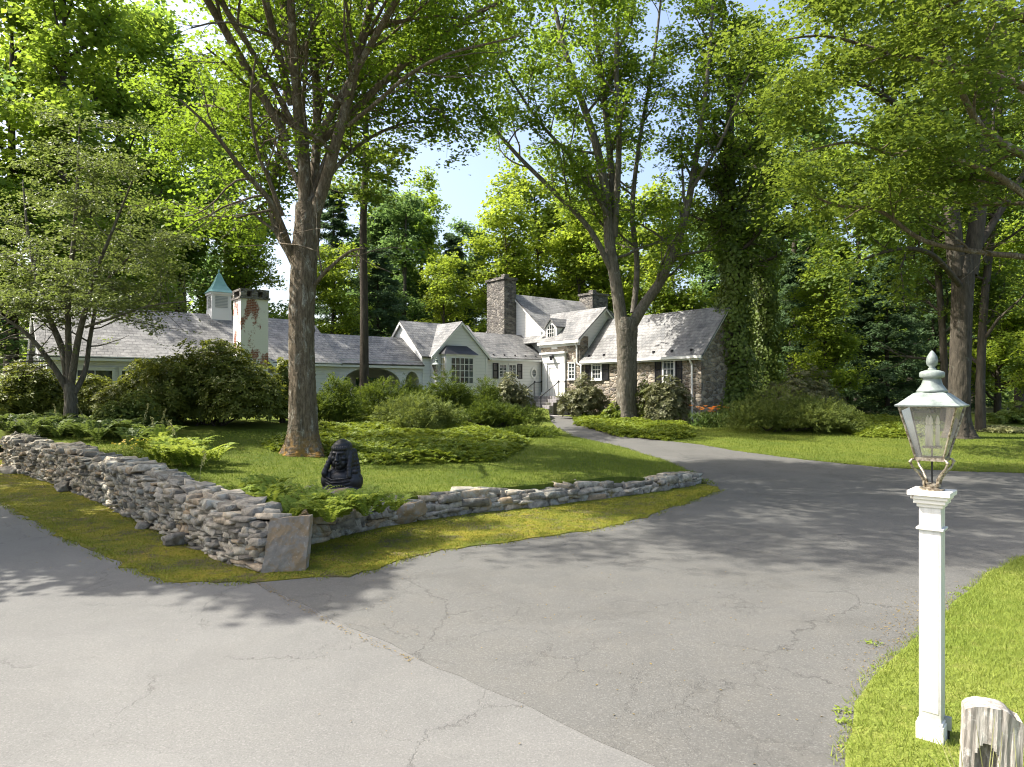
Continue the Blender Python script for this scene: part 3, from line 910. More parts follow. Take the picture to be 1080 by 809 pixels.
d2 = lambda a, b, t: (a[0] + (b[0] - a[0]) * t, a[1] + (b[1] - a[1]) * t)
J0, J1 = ground_at(270, 614), ground_at(700, 809)          # seam between road and drive
jd = unit(np.array(J1) - np.array(J0))
Jfar = tuple(np.array(J1) + jd * 22)
road_poly = [(-27, 31)] + VERGE + [J0, J1, Jfar, (18, -26), (-46, -26), (-46, 14)]
sheet('road', road_poly, G, M['asphalt_road'], .6, 0.0, .1)
drive_poly = [J0] + MOUTH[0:] + EDGE_IN + [ground_at(578, 440), ground_at(603, 440)] + OUTER + [NEAR[0]] + NEAR[1:] + [(1.95, 3.2), (2.6, 1.4), (4.4, -.4), tuple(np.array(J1) + jd * 6.0)] + [J1]
sheet('driveway', drive_poly, G, M['asphalt_drive'], .25, .004, .1, jag=.05)

# verges of moss outside the walls
verge_poly = VERGE + [ground_at(285, 606)] + WALL_L_FACE[0:1] + [(p[0] + .25, p[1] + .25) for p in WALL_L_FACE[1:]] + [(-22.0, 27.5), (-24, 28.5)]
sheet('moss_verge', verge_poly, G, M['moss_ground'], .2, .013, .08, jag=.09)
mouth_poly = [J0] + MOUTH + [EDGE_IN[0]] + [(p[0], p[1] + .2) for p in WALL_R_FACE[::-1]] + [ground_at(300, 598)]
sheet('moss_strip', mouth_poly, G, M['moss_ground'], .2, .016, .08, jag=.09)

# lawn island between walls, drive and house
hb = lambda X, Y: house_xy(X, Y)
LW = [(p[0] + .3, p[1] + .35) for p in WALL_L_FACE]
RW = [(p[0] - .02, p[1] + .35) for p in WALL_R_FACE]
island = LW[::-1] + RW + EDGE_IN[1:] + [ground_at(578, 440), hb(27.6, 32.2), hb(27.6, 36), hb(0, 36), (-29, 34), (-26, 30)]
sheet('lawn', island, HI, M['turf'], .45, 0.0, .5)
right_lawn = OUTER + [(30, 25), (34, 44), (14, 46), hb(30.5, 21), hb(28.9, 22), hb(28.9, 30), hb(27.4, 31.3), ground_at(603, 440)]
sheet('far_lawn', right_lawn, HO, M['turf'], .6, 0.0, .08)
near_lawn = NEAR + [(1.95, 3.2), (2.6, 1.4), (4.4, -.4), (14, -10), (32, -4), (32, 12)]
sheet('near_lawn', near_lawn, HO, M['turf_sunlit'], .22, 0.0, .08, jag=.035)
# paved walk to the steps
walk = [ground_at(578, 440), ground_at(603, 440), hb(27.3, 31.4), hb(27.3, 33.4)]
sheet('walkway', walk, G, M['bluestone'], .5, .05, .1)

# standing blades over the turf
vis_near = [p for p in NEAR[2:]] + [(2.0, 3.4), (4.4, 4.0), (9.4, 8.5), (13, 12)]
blades('mown_grass', 'bright mown grass around the white lamp post', vis_near, M['blade_sunlit'], HO, 2600, .05, .008, 1)
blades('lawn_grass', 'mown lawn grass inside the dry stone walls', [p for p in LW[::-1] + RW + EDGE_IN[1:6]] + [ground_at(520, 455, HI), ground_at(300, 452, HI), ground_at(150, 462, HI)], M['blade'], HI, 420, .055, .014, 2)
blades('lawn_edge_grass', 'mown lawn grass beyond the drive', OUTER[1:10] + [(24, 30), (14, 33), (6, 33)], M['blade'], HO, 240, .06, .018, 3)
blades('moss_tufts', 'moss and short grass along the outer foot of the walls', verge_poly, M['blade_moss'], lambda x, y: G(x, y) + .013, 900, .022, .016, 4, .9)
blades('moss_tufts', 'moss and short grass between the low wall and the drive', mouth_poly, M['blade_moss'], lambda x, y: G(x, y) + .016, 1100, .026, .016, 5, .9)
# ragged grass spilling over the paved edges
def fringe(label, line, w, mat, density, height, width, seed, lift=.004):
    line = [np.array(p) for p in line]; band = []
    for i, p in enumerate(line):
        t_ = unit(line[min(i + 1, len(line) - 1)] - line[max(i - 1, 0)]); band.append((p, np.array([t_[1], -t_[0]])))
    poly = [tuple(p + n * w) for p, n in band] + [tuple(p - n * w) for p, n in band[::-1]]
    blades('edge_grass', label, poly, mat, lambda x, y: G(x, y) + lift, density, height, width, seed, .9,
           lambda x, y: np.clip(1 - poly_dist(x, y, line) / w, 0, 1) * (.25 + .75 * (np.sin(x * 5.1 + np.sin(y * 3.7)) * np.sin(y * 4.3 + x) > -.2)))
fringe('ragged grass creeping over the edge of the road along the mossy verge', VERGE, .22, M['blade_moss'], 1500, .05, .014, 21)
fringe('ragged grass creeping over the drive along the mossy strip', MOUTH, .24, M['blade_moss'], 1500, .05, .014, 22)
fringe('ragged grass creeping over the drive along the lawn with the lamp post', NEAR[2:] + [(2.0, 3.4)], .13, M['blade_sunlit'], 3200, .05, .008, 23)
fringe('ragged grass along the drive side of the walled lawn', EDGE_IN[:7], .2, M['blade'], 700, .07, .018, 24)
fringe('ragged grass along the drive side of the far lawn', OUTER[1:9], .2, M['blade'], 700, .07, .018, 25)
def rim_band(line, w):
    a = [tuple(np.array(p) + np.array(w)) for p in line]
    return list(line) + a[::-1]
# ------------------------------------------------------------------ the house: local X runs away to the right, local Y away to the left
def onY(px, Y0):
    k = (px - CX) / F; y = Y0 / (CT - ST * k)
    return (CT * k + ST) * y, y
def onX(px, X0):
    k = (px - CX) / F; y = X0 / (CT * k + ST)
    return (CT - ST * k) * y, y
def zpx(py, d): return EYE + (HY - py) / F * d

FY = lambda Y: ((0, Y), (1, 0), (0, -1))                  # facade looking along -Y; a = local X
FX = lambda X: ((X, 0), (0, -1), (-1, 0))                 # facade looking along -X; a = -local Y
class House:
    def __init__(self, name, org, label, cat):
        self.o = org
        x, y = house_xy(org[0], org[1])
        self.root = empty(name, (x, y, org[2]), TH, label, cat)
    def mb(self): return MB(self.o)
    def part(self, name, mb, mat, parent=None, **k): return mb.build(name, mat, parent or self.root, **k)

def gable_walls(mb, x0, x1, y0, y1, z0, ze, zr, axis):
    """closed pentagon body; axis = ridge direction"""
    if axis == 'x':
        ym = (y0 + y1) / 2
        mb.prism([(x0, y0, z0), (x0, y1, z0), (x0, y1, ze), (x0, ym, zr), (x0, y0, ze)], (x1 - x0, 0, 0))
    else:
        xm = (x0 + x1) / 2
        mb.prism([(x0, y0, z0), (x0, y0, ze), (xm, y0, zr), (x1, y0, ze), (x1, y0, z0)], (0, y1 - y0, 0))

def slope(mb, a, b, c, d, th=.09):
    """roof plane: a,b along the eave, c,d the ridge above b,a; UV in metres"""
    A, B, C, D = map(Vector, (a, b, c, d))
    n = (B - A).cross(D - A).normalized()
    if n.z < 0: n = -n
    u = (B - A).normalized(); w = (D - A) - u * (D - A).dot(u); w.normalize()
    top = [A, B, C, D]; bot = [p - n * th for p in top]
    uv = lambda p: ((p - A).dot(u), (p - A).dot(w))
    vs = [tuple(p) for p in top + bot]
    fs = [(0, 1, 2, 3), (7, 6, 5, 4), (0, 4, 5, 1), (1, 5, 6, 2), (2, 6, 7, 3), (3, 7, 4, 0)]
    uvs = [[uv((top + bot)[i]) for i in f] for f in fs]
    mb.add(vs, fs, uvs)

def gable_roof(mb, x0, x1, y0, y1, ze, zr, axis, ov=.3, gov=.22, lift=.05):
    """two slopes over gable_walls, overhanging by ov at the eave and gov at the gables"""
    if axis == 'x':
        ym = (y0 + y1) / 2; s = (zr - ze) / (ym - y0); k = ov * s
        slope(mb, (x0 - gov, y0 - ov, ze - k + lift), (x1 + gov, y0 - ov, ze - k + lift), (x1 + gov, ym, zr + lift), (x0 - gov, ym, zr + lift))
        slope(mb, (x1 + gov, y1 + ov, ze - k + lift), (x0 - gov, y1 + ov, ze - k + lift), (x0 - gov, ym + .002, zr + lift), (x1 + gov, ym + .002, zr + lift))
    else:
        xm = (x0 + x1) / 2; s = (zr - ze) / (xm - x0); k = ov * s
        slope(mb, (x0 - ov, y1 + gov, ze - k + lift), (x0 - ov, y0 - gov, ze - k + lift), (xm, y0 - gov, zr + lift), (xm, y1 + gov, zr + lift))
        slope(mb, (x1 + ov, y0 - gov, ze - k + lift), (x1 + ov, y1 + gov, ze - k + lift), (xm + .002, y1 + gov, zr + lift), (xm + .002, y0 - gov, zr + lift))

def window(H, fr, a0, a1, z0, z1, cols, rows, trim=.09, glass='window_glass', sill=True, name='window', mat='white_trim', casing=True, base=0.0):
    m = H.mb(); d0, d1 = base + .004, base + .07
    if casing:
        m.fbox(fr, a0 - trim, a0, z0 - trim, z1 + trim, d0, d1); m.fbox(fr, a1, a1 + trim, z0 - trim, z1 + trim, d0, d1)
        m.fbox(fr, a0, a1, z1, z1 + trim, d0, d1 - .002); m.fbox(fr, a0, a1, z0 - trim, z0, d0, d1 - .002)
        m.fbox(fr, a0 - trim - .03, a1 + trim + .03, z1 + trim, z1 + trim + .04, d0, d1 + .03)
    if sill: m.fbox(fr, a0 - trim - .04, a1 + trim + .04, z0 - trim - .05, z0 - trim, d0, d1 + .06)
    bw = .028
    for i in range(1, cols):
        a = a0 + (a1 - a0) * i / cols; m.fbox(fr, a - bw / 2, a + bw / 2, z0, z1, base + .028, base + .052)
    for j in range(1, rows):
        z = z0 + (z1 - z0) * j / rows; w = bw * (1.6 if j == rows // 2 and rows > 3 else 1)
        m.fbox(fr, a0, a1, z - w / 2, z + w / 2, base + .026, base + .050)
    w = H.part(name, m, M[mat])
    g = H.mb(); g.fbox(fr, a0, a1, z0, z1, base + .006, base + .022)
    H.part('pane', g, M[glass], w)
    return w

def shutter(H, fr, a0, a1, z0, z1):
    m = H.mb()
    m.fbox(fr, a0, a0 + .05, z0, z1, .005, .06); m.fbox(fr, a1 - .05, a1, z0, z1, .005, .06)
    for z in (z0, (z0 + z1) / 2 - .03, z1 - .06): m.fbox(fr, a0 + .05, a1 - .05, z, z + .06, .005, .055)
    n = int((z1 - z0) / .055)
    for i in range(n):
        z = z0 + (z1 - z0) * i / n
        m.fbox(fr, a0 + .05, a1 - .05, z + .008, z + .04, .008, .04)
    return H.part('shutter', m, M['black_paint'])

def rake(mb, pts, n, w=.16, t=.05, out=.0):
    """white board along a gable edge; pts polyline in 3D, n outward"""
    for a, b in zip(pts[:-1], pts[1:]):
        p = [a, b, (b[0], b[1], b[2] - w), (a[0], a[1], a[2] - w)]
        p = [(q[0] + n[0] * out, q[1] + n[1] * out, q[2]) for q in p]
        mb.prism(p, (n[0] * t, n[1] * t, 0))

# ================================================================= garage wing with cupola and whitewashed chimney
GZ = 1.0
gx0, gx1, gy0, gy1, gze, gzr = 2.2, onY(352, 32)[0], 32.0, 39.0, 4.0, 6.2
Hg = House('garage_wing', (gx0 + 5.5, gy0, GZ), 'long low white wing with grey shingled roof, green topped cupola and peeling brick chimney', 'outbuilding')
m = Hg.mb(); gable_walls(m, gx0, gx1, gy0, gy1, GZ - .4, gze, gzr, 'x'); Hg.part('wall', m, M['clapboard'])
m = Hg.mb(); gable_roof(m, gx0, gx1, gy0, gy1, gze, gzr, 'x', .38, .3); Hg.part('roof', m, M['shake_roof'])
m = Hg.mb()
rake(m, [(gx0, gy0 - .4, gze - .22), (gx0, (gy0 + gy1) / 2, gzr - .03), (gx0, gy1 + .4, gze - .22)], (-1, 0), .22, .06, .24)
m.fbox(FY(gy0), gx0 - .25, gx1 + .25, gze - .32, gze - .14, .30, .36)
m.fbox(FY(gy0), gx0, gx1, gze - .45, gze - .2, .003, .05)
Hg.part('fascia', m, M['white_trim'])
fr = FY(gy0)
# wide glazed bays along the front, seen under the dogwood
for i in range(4):
    a = 3.2 + i * 1.55
    window(Hg, fr, a, a + 1.2, 1.9, 3.3, 2, 1, .1)
window(Hg, fr, gx1 - 1.9, gx1 - 1.25, 2.3, 3.35, 2, 3, .08)
# glazed gable end
frx = FX(gx0)
for i in range(4):
    a = -(gy0 + .5 + (i + 1) * 1.45)
    window(Hg, frx, a, a + 1.2, 1.8, 3.9, 1, 2, .1)
for i, (yy, hh) in enumerate(((34.3, .9), (35.5, 1.3), (36.7, .9))):
    window(Hg, frx, -yy - .45, -yy + .45, 4.25, 4.25 + hh * .75, 1, 1, .08, sill=False)
# cupola
cxl, cyl = onY(231, 35.5)[0], 35.5
K = .76
cu = Hg.mb(); cu.box(cxl - .62 * K, cxl + .62 * K, cyl - .62 * K, cyl + .62 * K, gzr - .6, gzr + .28)
cu.box(cxl - .55 * K, cxl + .55 * K, cyl - .55 * K, cyl + .55 * K, gzr + .28, gzr + 1.0)
for sx in (-1, 1):
    for sy in (-1, 1):
        cu.box(cxl + (sx * .53 - .07) * K, cxl + (sx * .53 + .07) * K, cyl + (sy * .53 - .07) * K, cyl + (sy * .53 + .07) * K, gzr + .283, gzr + .995)
cu.box(cxl - .68 * K, cxl + .68 * K, cyl - .68 * K, cyl + .68 * K, gzr + 1.0, gzr + 1.1)
cup = Hg.part('cupola', cu, M['white_trim'])
lv = Hg.mb()
for fr_, a in ((FY(cyl - .55 * K), cxl), (FX(cxl - .55 * K), -cyl)):
    for i in range(8):
        z = gzr + .36 + i * .073
        lv.fbox(fr_, a - .38 * K, a + .38 * K, z, z + .045, .004, .03)
Hg.part('louvre', lv, M['grey_metal'], cup)
rf = Hg.mb()
prof = [(.80, 0), (.62, .14), (.44, .34), (.28, .6), (.13, .9), (.03, 1.02)]
rf.lathe([(r * 1.35 * K, z) for r, z in prof], (cxl, cyl, gzr + 1.103), 4, math.pi / 4)
rf.lathe([(.02, 0), (.05, .06), (.04, .12), (.01, .2)], (cxl, cyl, gzr + 2.11), 8)
Hg.part('cupola_roof', rf, M['copper_green'], cup)
# peeling chimney in front of the eave
a0, d = onY(254, 31.1); a1, _ = onY(283, 31.1); ctop = zpx(306, d)
ch = Hg.mb()
ch.box(a0, a1, 31.1, 32.25, GZ - .3, ctop - .35)
ch.box(a0 - .5, a0 - .004, 31.25, 32.2, GZ - .3, 3.5)
ch.box(a1 + .004, a1 + .5, 31.25, 32.2, GZ - .3, 3.3)
chim = Hg.part('chimney', ch, M['peeling_brick'])
cc = Hg.mb()
cc.box(a0 - .07, a1 + .07, 31.03, 32.32, ctop - .35, ctop - .26)
for sx in (a0 + .12, (a0 + a1) / 2, a1 - .12):
    for sy in (31.15, 32.13): cc.box(sx - .14, sx + .14, sy - .09, sy + .12, ctop - .26, ctop)
cc.box(a0 - .03, a1 + .03, 31.06, 32.29, ctop, ctop + .09)
Hg.part('chimney_cap', cc, M['chimney_stone'], chim)
sh = Hg.mb()
sh.prism([(a0 - .52, 31.22, 3.5), (a0 + .0, 31.22, 4.0), (a0 + .0, 31.22, 4.14), (a0 - .60, 31.22, 3.58)], (0, 1.0, 0))
sh.prism([(a1 + .0, 31.22, 3.9), (a1 + .55, 31.22, 3.3), (a1 + .62, 31.22, 3.4), (a1 + .0, 31.22, 4.05)], (0, 1.0, 0))
Hg.part('chimney_shoulder', sh, M['white_trim'], chim)

# ================================================================= open breezeway
BZ = 1.05
bx0, bx1, by0, by1, bze, bzr = gx1 + .02, 20.0, 33.8, 38.2, 4.16, 5.65
Hb = House('breezeway', ((bx0 + bx1) / 2, by0, BZ), 'arcaded white passage under a dark slate roof between the outbuilding and the house', 'breezeway')
def arcade(H, fr, spans, a0, a1, z0, z1, th=.25):
    """wall with arched openings; spans (centre, half width, spring, rise)"""
    xs = set([a0, a1])
    for c, h, s, r in spans:
        for i in range(17): xs.add(c - h * math.cos(math.pi * i / 16))
    xs = sorted(xs); mb = H.mb()
    def bot(a):
        for c, h, s, r in spans:
            if c - h - 1e-6 < a < c + h + 1e-6:
                return s + r * math.sqrt(max(0, 1 - ((a - c) / h) ** 2))
        return z0
    o, u, n = fr
    P = lambda a, dd, z: (o[0] + u[0] * a + n[0] * dd, o[1] + u[1] * a + n[1] * dd, z)
    for xa, xb in zip(xs[:-1], xs[1:]):
        mid = (xa + xb) / 2
        inn = any(c - h < mid < c + h for c, h, s, r in spans)
        za, zb = (bot(xa), bot(xb)) if inn else (z0, z0)
        mb.hexa([P(xa, th / 2, za), P(xb, th / 2, zb), P(xb, -th / 2, zb), P(xa, -th / 2, za), P(xa, th / 2, z1), P(xb, th / 2, z1), P(xb, -th / 2, z1), P(xa, -th / 2, z1)])
    return mb
x1_, x2_, x3_, x4_ = onY(361, by0)[0], onY(421, by0)[0], onY(426, by0)[0], onY(441, by0)[0]
sp = [((x1_ + x2_) / 2, (x2_ - x1_) / 2, 2.9, .85), ((x3_ + x4_) / 2, (x4_ - x3_) / 2, 2.85, .72)]
Hb.part('wall', arcade(Hb, FY(by0), sp, bx0, bx1 - .02, BZ - .3, bze), M['clapboard'])
m = Hb.mb(); m.box(bx0, bx1 - .02, by1 - .1, by1 + .1, BZ - .3, 2.0); m.box(bx0, bx1 - .02, by1 - .1, by1 + .1, 3.3, bze)
for f in (0.0, .33, .66, .97):
    x = bx0 + (bx1 - bx0 - .3) * f; m.box(x, x + .26, by1 - .1, by1 + .1, 2.0, 3.3)
Hb.part('rear_wall', m, M['clapboard'])
m = Hb.mb(); m.box(bx0, bx1 - .02, by0 - .1, by1, BZ - .3, BZ + .02); Hb.part('paving', m, M['bluestone'])
m = Hb.mb(); m.box(bx0, bx1 - .03, by0 + .16, by1 - .14, bze - .15, bze - .08); Hb.part('ceiling', m, M['white_trim'])
m = Hb.mb()
ym = (by0 + by1) / 2
slope(m, (bx0 - .9, by0 - .42, bze - .22), (bx1 - .01, by0 - .42, bze - .22), (bx1 - .01, ym, bzr), (bx0 - .9, ym, bzr))
slope(m, (bx1 - .01, by1 + .3, bze - .14), (bx0 - .9, by1 + .3, bze - .14), (bx0 - .9, ym + .002, bzr), (bx1 - .01, ym + .002, bzr))
Hb.part('roof', m, M['slate_roof'])
m = Hb.mb(); m.fbox(FY(by0), bx0 - .5, bx1 - .02, bze - .42, bze - .2, .30, .36); Hb.part('fascia', m, M['white_trim'])
m = Hb.mb(); dx = onY(432, by1)[0]; m.box(dx - .5, dx + .5, by1 - .16, by1 - .115, BZ + .02, 3.2); dr = Hb.part('door', m, M['black_paint'])
m = Hb.mb(); m.box(dx + .3, dx + .4, by1 - .22, by1 - .161, 2.0, 2.1); Hb.part('handle', m, M['aged_brass'], dr)

# ================================================================= main house: cottage gables, link, tall gable, entry and stone wing
FZ = 2.10                                                  # floor level
Hm = House('house', (26.0, 33.4, 1.0), 'rambling white and fieldstone country house with grey slate roofs and a tall stone chimney', 'house')
kx0, kx1, ky0, ky1, kze, kzr = 20.0, 24.62, 33.65, 38.4, 4.58, 6.62
m = Hm.mb(); gable_walls(m, kx0, kx1, ky0, ky1, .6, kze, kzr, 'x')
Hm.part('cottage_wall', m, M['clapboard'])
fg0, fg1 = onY(457, 33.3)[0], onY(514, 33.3)[0]
fgm = (fg0 + fg1) / 2
m = Hm.mb(); gable_walls(m, fg0, fg1, 33.3, 35.6, .6, kze, kzr - .1, 'y'); Hm.part('front_gable', m, M['clapboard'])
m = Hm.mb(); gable_roof(m, kx0, kx1, ky0, ky1, kze, kzr, 'x', .22, .16); gable_roof(m, fg0, fg1, 33.3, 35.95, kze, kzr - .1, 'y', .2, .14)
Hm.part('cottage_roof', m, M['slate_roof'])
m = Hm.mb()
rake(m, [(fg0 - .2, 33.3, kze - .13), (fgm, 33.3, kzr - .12), (fg1 + .2, 33.3, kze - .13)], (0, -1), .15, .05, .10)
rake(m, [(kx0, ky0 - .2, kze - .16), (kx0, (ky0 + ky1) / 2, kzr - .02), (kx0, ky1 + .2, kze - .16)], (-1, 0), .15, .05, .12)
m.fbox(FY(33.3), fg0 + .002, fg0 + .14, .8, kze - .05, .003, .03); m.fbox(FY(33.3), fg1 - .14, fg1 - .002, .8, kze - .05, .003, .03)
Hm.part('gable_trim', m, M['white_trim'])
# link
lx0, lx1, ly0, ly1, lze, lzr = 24.64, 29.27, 33.8, 38.6, 4.66, 6.25
m = Hm.mb(); gable_walls(m, lx0, lx1, ly0, ly1, .6, lze, lzr, 'x'); Hm.part('link_wall', m, M['clapboard'])
m = Hm.mb(); lym = (ly0 + ly1) / 2; s = (lzr - lze) / (lym - ly0)
slope(m, (lx0 - 1.2, ly0 - .28, lze - .28 * s + .05), (lx1, ly0 - .28, lze - .28 * s + .05), (lx1, lym, lzr + .05), (lx0 - 1.2, lym, lzr + .05))
slope(m, (lx1, ly1 + .28, lze - .28 * s + .05), (lx0 - 1.2, ly1 + .28, lze - .28 * s + .05), (lx0 - 1.2, lym + .002, lzr + .05), (lx1, lym + .002, lzr + .05))
Hm.part('link_roof', m, M['slate_roof'])
m = Hm.mb(); m.fbox(FY(ly0), lx0 + .16, lx1 - .3, lze - .3, lze - .17, .20, .26); m.fbox(FY(ly0), lx0 + .02, lx1 - .3, lze - .45, lze - .2, .003, .05)
Hm.part('link_gutter', m, M['white_trim'])
# link windows, shutters, oval
fr = FY(ly0)
d = onY(535, ly0)[1]
z0w, z1w = zpx(397.5, d), zpx(385, d)
ax = lambda p: onY(p, ly0)[0]
window(Hm, fr, ax(526.5), ax(533.5), z0w, z1w, 2, 4, .07)
window(Hm, fr, ax(536.5), ax(543.5), z0w, z1w, 2, 4, .07)
shutter(Hm, fr, ax(519.6), ax(525.0), z0w - .12, z1w + .1); shutter(Hm, fr, ax(545.2), ax(550.4), z0w - .12, z1w + .1)
oc, od = onY(562.8, ly0); oz = zpx(393.6, od)
m = Hm.mb()
def oval(mb, fr, c, z, a, b, d0, d1, k=1.0, hole=None, n=24):
    o, u, nn = fr
    P = lambda aa, dd, zz: (o[0] + u[0] * aa + nn[0] * dd, o[1] + u[1] * aa + nn[1] * dd, zz)
    ang = [2 * math.pi * i / n for i in range(n)]
    if hole is None:
        vs = [P(c + a * math.cos(t), d1, z + b * math.sin(t)) for t in ang] + [P(c + a * math.cos(t), d0, z + b * math.sin(t)) for t in ang]
        mb.add(vs, [tuple(range(n)), tuple(range(n, 2 * n))[::-1]] + [(i, n + i, n + (i + 1) % n, (i + 1) % n) for i in range(n)])
    else:
        vs = []
        for rr, dd in ((1, d0), (1, d1), (hole, d1), (hole, d0)):
            vs += [P(c + a * rr * math.cos(t), dd, z + b * rr * math.sin(t)) for t in ang]
        mb.add(vs, [(k * n + i, k * n + (i + 1) % n, ((k + 1) % 4) * n + (i + 1) % n, ((k + 1) % 4) * n + i) for k in range(4) for i in range(n)])
oval(m, fr, oc, oz, .26, .36, .004, .07, hole=.66)
m.fbox(fr, oc - .012, oc + .012, oz - .24, oz + .24, .02, .045); m.fbox(fr, oc - .17, oc + .17, oz - .012, oz + .012, .021, .046)
wv = Hm.part('oval_window', m, M['white_trim'])
m = Hm.mb(); oval(m, fr, oc, oz, .18, .25, .005, .02); Hm.part('pane', m, M['window_glass'], wv)
# bay window on the front gable
fr = FY(33.3); bxp = lambda p: onY(p, 32.75)[0]
b0, b1 = bxp(470.5), bxp(501.5); db = onY(486, 32.75)[1]
bz0, bz1 = zpx(404.5, db), zpx(377.5, db)
bd = .55
m = Hm.mb(); m.fbox(fr, b0, b1, bz0 - .35, bz1 + .12, .003, bd); m.fbox(fr, b0 - .05, b1 + .05, bz1 + .12, bz1 + .2, .003, bd + .06)
bay = Hm.part('bay_window', m, M['white_trim'])
m = Hm.mb(); o = fr[0]
zr0 = bz1 + .2
P = lambda a, dd, z: (a, 33.3 - dd, z)
prof = [(.16, bd + .12, 0), (.12, bd + .04, .06), (-.03, .42, .22), (-.24, .25, .42), (-.36, .18, .52)]
ring = [[P(b0 - e, .004, zr0 + z), P(b0 - e, dd, zr0 + z), P(b1 + e, dd, zr0 + z), P(b1 + e, .004, zr0 + z)] for e, dd, z in prof]
vs = [p for r_ in ring for p in r_]; fs = []
for i in range(len(ring) - 1):
    for k in range(4): fs.append((i * 4 + k, i * 4 + (k + 1) % 4, i * 4 + 4 + (k + 1) % 4, i * 4 + 4 + k))
fs += [(0, 3, 2, 1), tuple(range(len(vs) - 4, len(vs)))]
m.add(vs, fs); Hm.part('bay_roof', m, M['dark_copper'], bay)
def sash(H, parent, fr, a0, a1, z0, z1, cols, rows, base, glass='window_glass'):
    g = H.mb(); g.fbox(fr, a0, a1, z0, z1, base + .004, base + .012); H.part('pane', g, M[glass], parent)
    m = H.mb()
    for i in range(cols + 1):
        a = a0 + (a1 - a0) * i / cols; m.fbox(fr, a - .02, a + .02, z0 - .02, z1 + .02, base + .014, base + .040)
    for j in range(rows + 1):
        z = z0 + (z1 - z0) * j / rows; m.fbox(fr, a0, a1, z - .018, z + .018, base + .013, base + .036)
    H.part('sash', m, M['white_trim'], parent)
sash(Hm, bay, fr, b0 + .32, b1 - .18, bz0, bz1, 5, 4, bd)
frs = FX(b0); sash(Hm, bay, frs, -(33.3 - .06), -(33.3 - bd + .08), bz0, bz1, 2, 4, 0.0, 'yellow_pane')
# tall main gable
mx0, mx1, my0, my1, mze, mzr = 29.3, 38.0, 33.8, 40.4, 6.5, 9.15
m = Hm.mb(); gable_walls(m, mx0, mx1, my0, my1, .6, mze, mzr, 'x'); Hm.part('tall_gable_wall', m, M['clapboard'])
m = Hm.mb(); gable_roof(m, mx0, mx1, my0, my1, mze, mzr, 'x', .25, .14); Hm.part('main_roof', m, M['slate_roof'])
m = Hm.mb(); rake(m, [(mx0, my0 - .22, mze - .16), (mx0, (my0 + my1) / 2, mzr - .02), (mx0, my1 + .22, mze - .16)], (-1, 0), .17, .05, .09)
Hm.part('tall_gable_trim', m, M['white_trim'])
m = Hm.mb(); lw, ld = onX(542.5, mx0); z = zpx(322, ld)
for i in range(8): m.fbox(FX(mx0), -lw - .16, -lw + .16, z - .35 + i * .09, z - .29 + i * .09, .004, .03)
Hm.part('gable_vent', m, M['grey_metal'])
m = Hm.mb(); lw, ld = onX(541.5, mx0); z = zpx(335.5, ld)
m.fbox(FX(mx0), -lw - .05, -lw + .05, z - .05, z + .05, .004, .2); m.fbox(FX(mx0), -lw - .17, -lw + .17, z - .16, z + .2, .2, .42)
Hm.part('floodlight', m, M['black_paint'])
# stone chimneys
def chimney(x0, x1, y0, y1, z0, z1, nm):
    m = Hm.mb(); m.box(x0, x1, y0, y1, z0, z1 - .25); c = Hm.part(nm, m, M['chimney_stone'])
    m = Hm.mb(); m.box(x0 - .08, x1 + .08, y0 - .08, y1 + .08, z1 - .25, z1 - .1)
    for a, b in ((x0 + .3, y0 + .3), (x1 - .3, y1 - .3)): m.box(a - .2, a + .2, b - .2, b + .2, z1 - .1, z1 + .12)
    Hm.part('chimney_cap', m, M['chimney_stone'], c)
chimney(28.25, 29.28, 36.75, 38.75, .8, 10.35, 'chimney')
sx_, sd_ = onY(626, 36.6)
chimney(sx_ - .8, sx_ + .8, 35.9, 37.3, 5.0, zpx(309, sd_), 'chimney')
# entry block in fieldstone under its own roof
ex0, ex1, ey0, ey1, eze, ezr = 29.0, 33.3, 30.15, 33.78, 5.85, 7.72
m = Hm.mb(); m.box(ex0, ex1, ey0, ey1, .6, eze); Hm.part('entry_wall', m, M['house_stone'])
xm = (ex0 + ex1) / 2
m = Hm.mb(); m.prism([(ex0 + .02, ey0 + .02, eze + .002), (xm, ey0 + .02, ezr), (ex1 - .02, ey0 + .02, eze + .002)], (0, .3, 0))
m.box(ex0 + .7, ex1 - .02, ey0 - .012, ey0 + .019, 3.5, eze + .02)
Hm.part('entry_gable', m, M['clapboard'])
m = Hm.mb(); gable_roof(m, ex0, ex1, ey0, 35.6, eze, ezr, 'y', .3, .16); Hm.part('entry_roof', m, M['slate_roof'])
frd = FX(ex0)
m = Hm.mb(); m.fbox(frd, -ey1 - .02, -ey0 + .2, eze - .42, eze - .24, .16, .34); m.fbox(frd, -ey1 + .01, -ey0 + .01, eze - .56, eze - .2, .003, .16)
m.fbox(frd, -ey1 - .12, -ey1 + .16, eze + .30, eze + .50, .002, .16)
rake(m, [(ex0 - .28, ey0, eze - .24), (xm, ey0, ezr - .03), (ex1 + .28, ey0, eze - .24)], (0, -1), .16, .05, .11)
Hm.part('entry_cornice', m, M['white_trim'])
yx = lambda p: -onX(p, ex0)[0]
dd = onX(585, ex0)[1]; ZD = lambda p: zpx(p, dd)
FZ = ZD(418)
